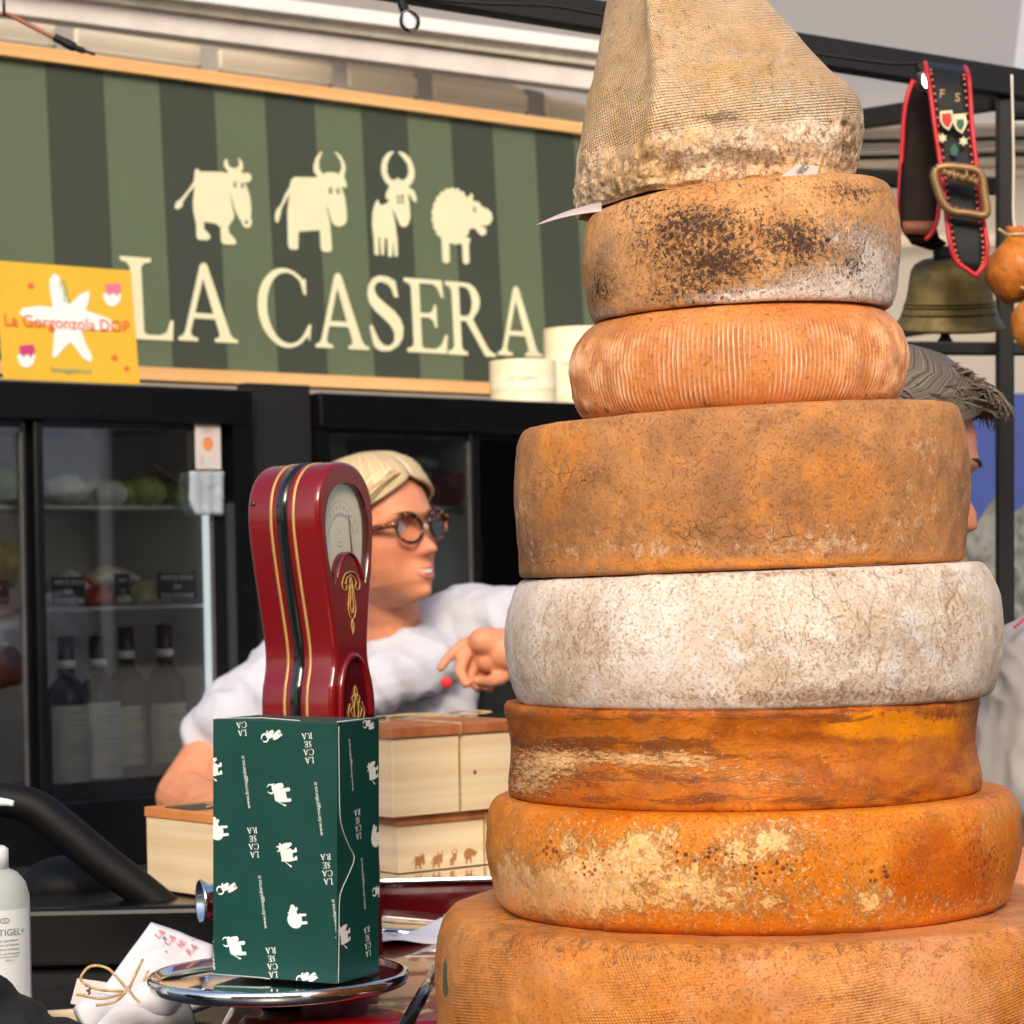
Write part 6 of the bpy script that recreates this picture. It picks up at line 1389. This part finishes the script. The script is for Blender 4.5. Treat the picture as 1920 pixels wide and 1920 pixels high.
# left arm: out behind the tower and back, hand open with the fingers curling
body += chain([Q(900, 1190, 4.25), Q(1040, 1230, 4.18), Q(1110, 1400, 4.05)], [.055, .047, .042]) + chain([Q(1110, 1400, 4.05), Q(1060, 1330, 3.93), Q(992, 1252, 3.86)], [.042, .034, .023])
hD = 3.84
def hq(x, y, d=0): return P(x, y, hD+d)
body += [capsule(hq(985, 1238), hq(945, 1222, -.01), .026, .030), capsule(hq(950, 1212, -.005), hq(905, 1202, -.02), .027, .021), capsule(hq(955, 1240), hq(915, 1238, -.01), .024, .019)]
fing = [([(905, 1196), (868, 1208), (843, 1230), (826, 1252)], [.0108, .0090, .0078, .0064], -.03), ([(900, 1212), (872, 1228), (862, 1258), (874, 1282)], [.0115, .0102, .009, .0076], -.045),
        ([(915, 1228), (890, 1246), (880, 1272), (896, 1290)], [.011, .0096, .0086, .0074], -.012), ([(925, 1242), (905, 1262), (902, 1284), (920, 1292)], [.0098, .0084, .0076, .0064], .008),
        ([(958, 1252), (938, 1272), (915, 1279), (895, 1276)], [.0135, .0112, .0096, .0078], -.05)]
for pts, rs, dd in fing: body += chain([hq(x, y, dd*(i/3.)) for i, (x, y) in enumerate(pts)], rs, 12)
bake(body, 'body', skinw, .0026, 5, blush_post(HW), wom)
face_parts(HW, wom, (196, 96, 92), mat('brow_blonde', (150, 108, 70), .7), .006)
# T-shirt
shirt = [ell(Q(690, 1345, 4.24), (.180, .095, .15)), ell(Q(688, 1450, 4.24), (.165, .098, .2)), ell(Q(685, 1560, 4.24), (.165, .10, .22)), ell(Q(685, 1800, 4.26), (.175, .11, .2))]
shirt += chain([Q(545, 1268, 4.24), Q(700, 1232, 4.25), Q(880, 1178, 4.24)], [.063, .072, .062])
shirt += chain([Q(600, 1262, 4.25), Q(720, 1240, 4.24), Q(830, 1176, 4.25)], [.05, .064, .052])
shirt += chain([Q(520, 1288, 4.23), Q(462, 1342, 4.18), Q(428, 1376, 4.14)], [.07, .066, .068]) + chain([Q(880, 1180, 4.24), Q(960, 1186, 4.2), Q(1040, 1212, 4.13)], [.066, .064, .06])
whitec = mat('white_cotton', (192, 192, 202), .85, var=.02, vs=10, bump=.0003, bs=500)
xr = Vector((math.cos(R(16)), 0, math.sin(R(16)))); yr = Vector((0, 1, .18)).normalized(); cc0 = Q(730, 1196, 4.19)
for rad, dz, r_ in ((.064, 0., .0085), (.068, -.014, .014), (.078, -.032, .024), (.092, -.055, .034)):
    rg = [cc0 + xr*math.cos(2*PI*i/16)*rad + yr*math.sin(2*PI*i/16)*rad*.95 + Vector((0, 0, dz)) for i in range(17)]
    shirt += chain(rg, [r_]*17, 10)
bake(shirt, 'tshirt', whitec, .004, 8, shirt_post(None), wom)
rg = [cc0 + xr*math.cos(2*PI*i/32)*.066 + yr*math.sin(2*PI*i/32)*.063 + Vector((0, 0, -.013)) for i in range(33)]
rg = [p+(p-cc0).normalized()*.013 for p in rg]
tubeobj('neckband_seam', rg, .0014, mat('seam_white', (190, 190, 200), .8), wom, 6)
v_, f_ = ell(Q(837, 1279, 4.08), (.0095, .003, .0085)); mesh('red_badge', v_, f_, mat('badge_red', (214, 36, 40), .6), wom)
# hair: short blonde, parted, tucked back
bl1 = hairmat('hair_blonde', (138, 98, 54), (252, 228, 180))
def hairshell(H, zmin, front, m, root, off=.012, name='hair'):
    rr = []; A = []
    for i in range(30):
        z = zmin + (.118-zmin)*math.sin(i/29*PI/2); r_ = []
        for k in range(73):
            a = front(z) + (2*PI-2*front(z))*k/72; x, y, zz = H.surf(a, z, off*(1+.03*math.sin(k*2.3))*(min(1, (29-i)/5+.3))); r_.append(H.W(x, y, zz+(off if z > .08 else off*.3))); A.append(k/72.*4)
        rr.append(r_)
    v_, f_ = loft(rr, closed=False); o = mesh(name, v_, f_, m, root); at = o.data.attributes.new('strand', 'FLOAT', 'POINT'); at.data.foreach_set('value', A)
    md = o.modifiers.new('t', 'SOLIDIFY'); md.thickness = .006; return o
def frW(z):     # half opening of the face
    return R(96) if z < .0 else (R(80)-(z)*R(80)/.085 if z < .085 else R(0.5))
hairshell(HW, -.075, lambda z: max(R(1), min(R(98), R(92)-max(0, z-.02)*R(100)/.06)), bl1, wom, .010)
cur = []
for i in range(620):       # from the parting, sweeping over the near temple and down behind the ear
    t_ = random.random(); s_ = random.random(); a0 = R(-18+14*t_); z0 = .088+.02*s_
    e_ = random.uniform(-.006, .010)
    pts = [H_ for H_ in [HW.W(*HW.surf(R(-14+16*t_), .086+.026*s_, .010)), HW.W(*HW.surf(R(22+26*t_), .082-.012*t_+.018*s_, .016+e_)), HW.W(*HW.surf(R(52+22*t_), .058-.02*t_+.02*s_, .017+e_)), HW.W(*HW.surf(R(74+20*t_), .02-.01*t_+.02*s_, .015+e_)), HW.W(*HW.surf(R(82+26*t_), -.03-.02*s_, .014+e_)), HW.W(*HW.surf(R(92+30*t_), -.075-.02*s_, .012+e_))]]
    cur.append((pts, .0014))
for i in range(160):
    t_ = random.random(); pts = [HW.W(*HW.surf(R(-12-10*t_), .088+.02*t_, .012)), HW.W(*HW.surf(R(-45), .078+.02*random.random(), .015)), HW.W(*HW.surf(R(-75), .04+.03*random.random(), .014)), HW.W(*HW.surf(R(-95), -.02, .013))]; cur.append((pts, .0016))
lockset('hair_strands', cur, .0026, bl1, wom)
# glasses
tort = NT('tortoiseshell'); n_ = tort.noise(tort.obj(), 90., 3., .6, 1.); r_ = tort.n('ValToRGB'); tort.l(n_, r_.inputs[0]); r_.color_ramp.elements[0].position = .5; r_.color_ramp.elements[0].color = lin((26, 14, 10)); r_.color_ramp.elements[1].position = .66; r_.color_ramp.elements[1].color = lin((176, 96, 34))
tort.l(r_.outputs[0], tort.b.inputs['Base Color']); tort.b.inputs['Roughness'].default_value = .15
gls = thing('glasses', 'tortoiseshell glasses worn by the blonde woman', 'glasses', HW.W(0, .1, 0))
for sg in (1, -1):
    pts = []
    for i in range(25):
        a = 2*PI*i/24; pts.append(HW.W(sg*(.0355+.0255*math.cos(a)), .1035-.006*abs(math.cos(a)*.5+.5)*1.6, -.003+.0235*math.sin(a)+.002*math.cos(a)))
    tubeobj('rim', pts, [.0030+.0016*max(0, math.sin(2*PI*i/24)) for i in range(25)], tort.m, gls, 8)
    v_, f_ = loft([pts[:-1]], True, False); v_ = pts[:-1]; mesh('lens', v_, [tuple(range(24))], glass('lens_glass', (250, 246, 242), .6), gls)
    tubeobj('temple', [HW.W(sg*.058, .097, .006), HW.W(sg*.070, .088, .007), HW.W(sg*.079, .04, .006), HW.W(sg*.081, -.01, .0), HW.W(sg*.078, -.03, -.02)], [.0062, .0052, .0046, .004, .003], tort.m, gls, 8)
    v_, f_ = ell(HW.W(sg*.066, .094, .008), (.002, .003, .003)); mesh('hinge_stud', v_, f_, CHROME, gls)
tubeobj('bridge', [HW.W(.011, .104, .002), HW.W(0, .1075, .005), HW.W(-.011, .104, .002)], .0026, tort.m, gls, 8)

# --- man behind the tower, face in profile to the right
DM = 2.72
HM = Head(P(1658, 880, DM), (1, .06, -.2), (.2, 0, 1), 1.0)
HM.nose = .009
man = thing('person', 'man with tousled grey brown hair behind the cheese tower, face in profile to the right', 'person', P(1600, 1900, DM))
skinm = skin('skin_man', (214, 142, 112), None)
body = [HM.mesh(), HM.ear(1), HM.ear(-1)] + chain([HM.W(0, -.03, -.05), P(1575, 1180, DM), P(1560, 1270, DM)], [.062, .062, .08])
bake(body, 'body', skinm, .003, 4, blush_post(HM), man)
dark = mat('dark_shirt', (28, 24, 30), .85, bump=.0004, bs=300)
sh_ = [ell(P(1560, 1500, DM+.02), (.12, .19, .2)), ell(P(1560, 1750, DM+.02), (.125, .17, .2))] + chain([P(1565, 1330, DM-.15), P(1565, 1310, DM+.17)], [.062, .062]) + chain([P(1565, 1330, DM-.17), P(1590, 1560, DM-.2)], [.06, .05])
sh_ += chain([P(1575, 1255, DM), P(1600, 1190, DM)], [.075, .068])
bake(sh_, 'shirt', dark, .005, 8, shirt_post(None), man)
face_parts(HM, man, (176, 100, 88), mat('brow_dark', (60, 46, 38), .8), 0, False)
gh = hairmat('hair_grey_brown', (34, 27, 22), (128, 112, 96), .6)
hairshell(HM, -.05, lambda z: max(R(1), min(R(112), R(100)-max(0, z-.03)*R(100)/.06)), gh, man, .010)
cur = []
for i in range(1500):
    z = random.uniform(-.02, .114); a = random.uniform(-PI, PI)
    if abs(a) < R(70) and z < .07: continue
    if abs(a) < R(100) and z < .03: continue
    p0 = HM.W(*HM.surf(a, z, .008)); nrm = (p0-HM.c).normalized(); sw = HM.f*(.7 if z > .05 else -.2)+HM.u*(-.1 if z > .05 else -.8); fl = sw+Vector((random.uniform(-.45, .45), random.uniform(-.45, .45), random.uniform(-.35, .35)))
    L = random.uniform(.016, .034); cur.append(([p0, p0+nrm*L*.28+fl*L*.4, p0+nrm*L*.32+fl*L*.95], .0011))
for i in range(800):      # loose curls over the forehead
    x = random.uniform(-.06, .06); y0 = random.uniform(.03, .082); p0 = HM.W(x, y0, .110-.38*max(0, y0-.03)); j_ = lambda s: Vector((random.uniform(-s, s), random.uniform(-s, s), random.uniform(-s, s)))
    L = random.uniform(.35, .85); e_ = (y0-.03)/.052
    cur.append(([p0, p0+(HM.f*(.016)+HM.u*.005)*L+j_(.003), p0+(HM.f*(.034)-HM.u*(.004+.006*e_))*L+j_(.005), p0+(HM.f*(.040)-HM.u*(.018+.012*e_))*L+j_(.006)], .0011))
lockset('hair_strands', cur, .002, gh, man, 5)
# --- customer in grey at the right edge
D3 = 2.95
g3 = thing('person', 'person in a light grey T-shirt, only the left shoulder and sleeve inside the right edge', 'person', P(2180, 1900, D3))
HG = Head(P(2190, 905, D3), (.3, .9, 0), (0, 0, 1), 1.0)
bake([HG.mesh(), HG.ear(1), HG.ear(-1)] + chain([HG.W(0, -.02, -.06), P(2190, 1140, D3), P(2190, 1210, D3)], [.058, .058, .075]) + chain([P(1945, 1330, D3), P(1935, 1560, D3-.02), P(1930, 1760, D3-.1)], [.05, .044, .036]), 'body', skinm, .004, 4, blush_post(HG), g3)
sh_ = [ell(P(2180, 1420, D3), (.19, .12, .2)), ell(P(2180, 1700, D3), (.18, .12, .22))] + chain([P(1972, 1262, D3), P(2190, 1205, D3), P(2420, 1262, D3)], [.062, .075, .062]) + chain([P(1965, 1260, D3), P(1938, 1380, D3-.02), P(1932, 1480, D3-.04)], [.066, .065, .064]) + chain([P(2410, 1262, D3), P(2440, 1480, D3)], [.066, .066])
bake(sh_, 'tshirt', mat('grey_cotton', (160, 152, 150), .9, bump=.0003, bs=400, var=.04), .004, 8, shirt_post(None), g3)
hairshell(HG, -.06, lambda z: max(R(1), min(R(98), R(92)-max(0, z-.02)*R(100)/.06)), gh, g3, .010)
stt = []
for i in range(30): 
    q = P(1902+1.6*i, 1176-1.3*i, D3-.062+.0004*i); stt.append(ell(q, (.0016, .0016, .0016), None, 6, 4))
v_, f_ = merge(stt); o = mesh('red_stitching', v_, f_, mat('red_thread', (190, 60, 70), .7), g3); o['kind'] = 'stuff'
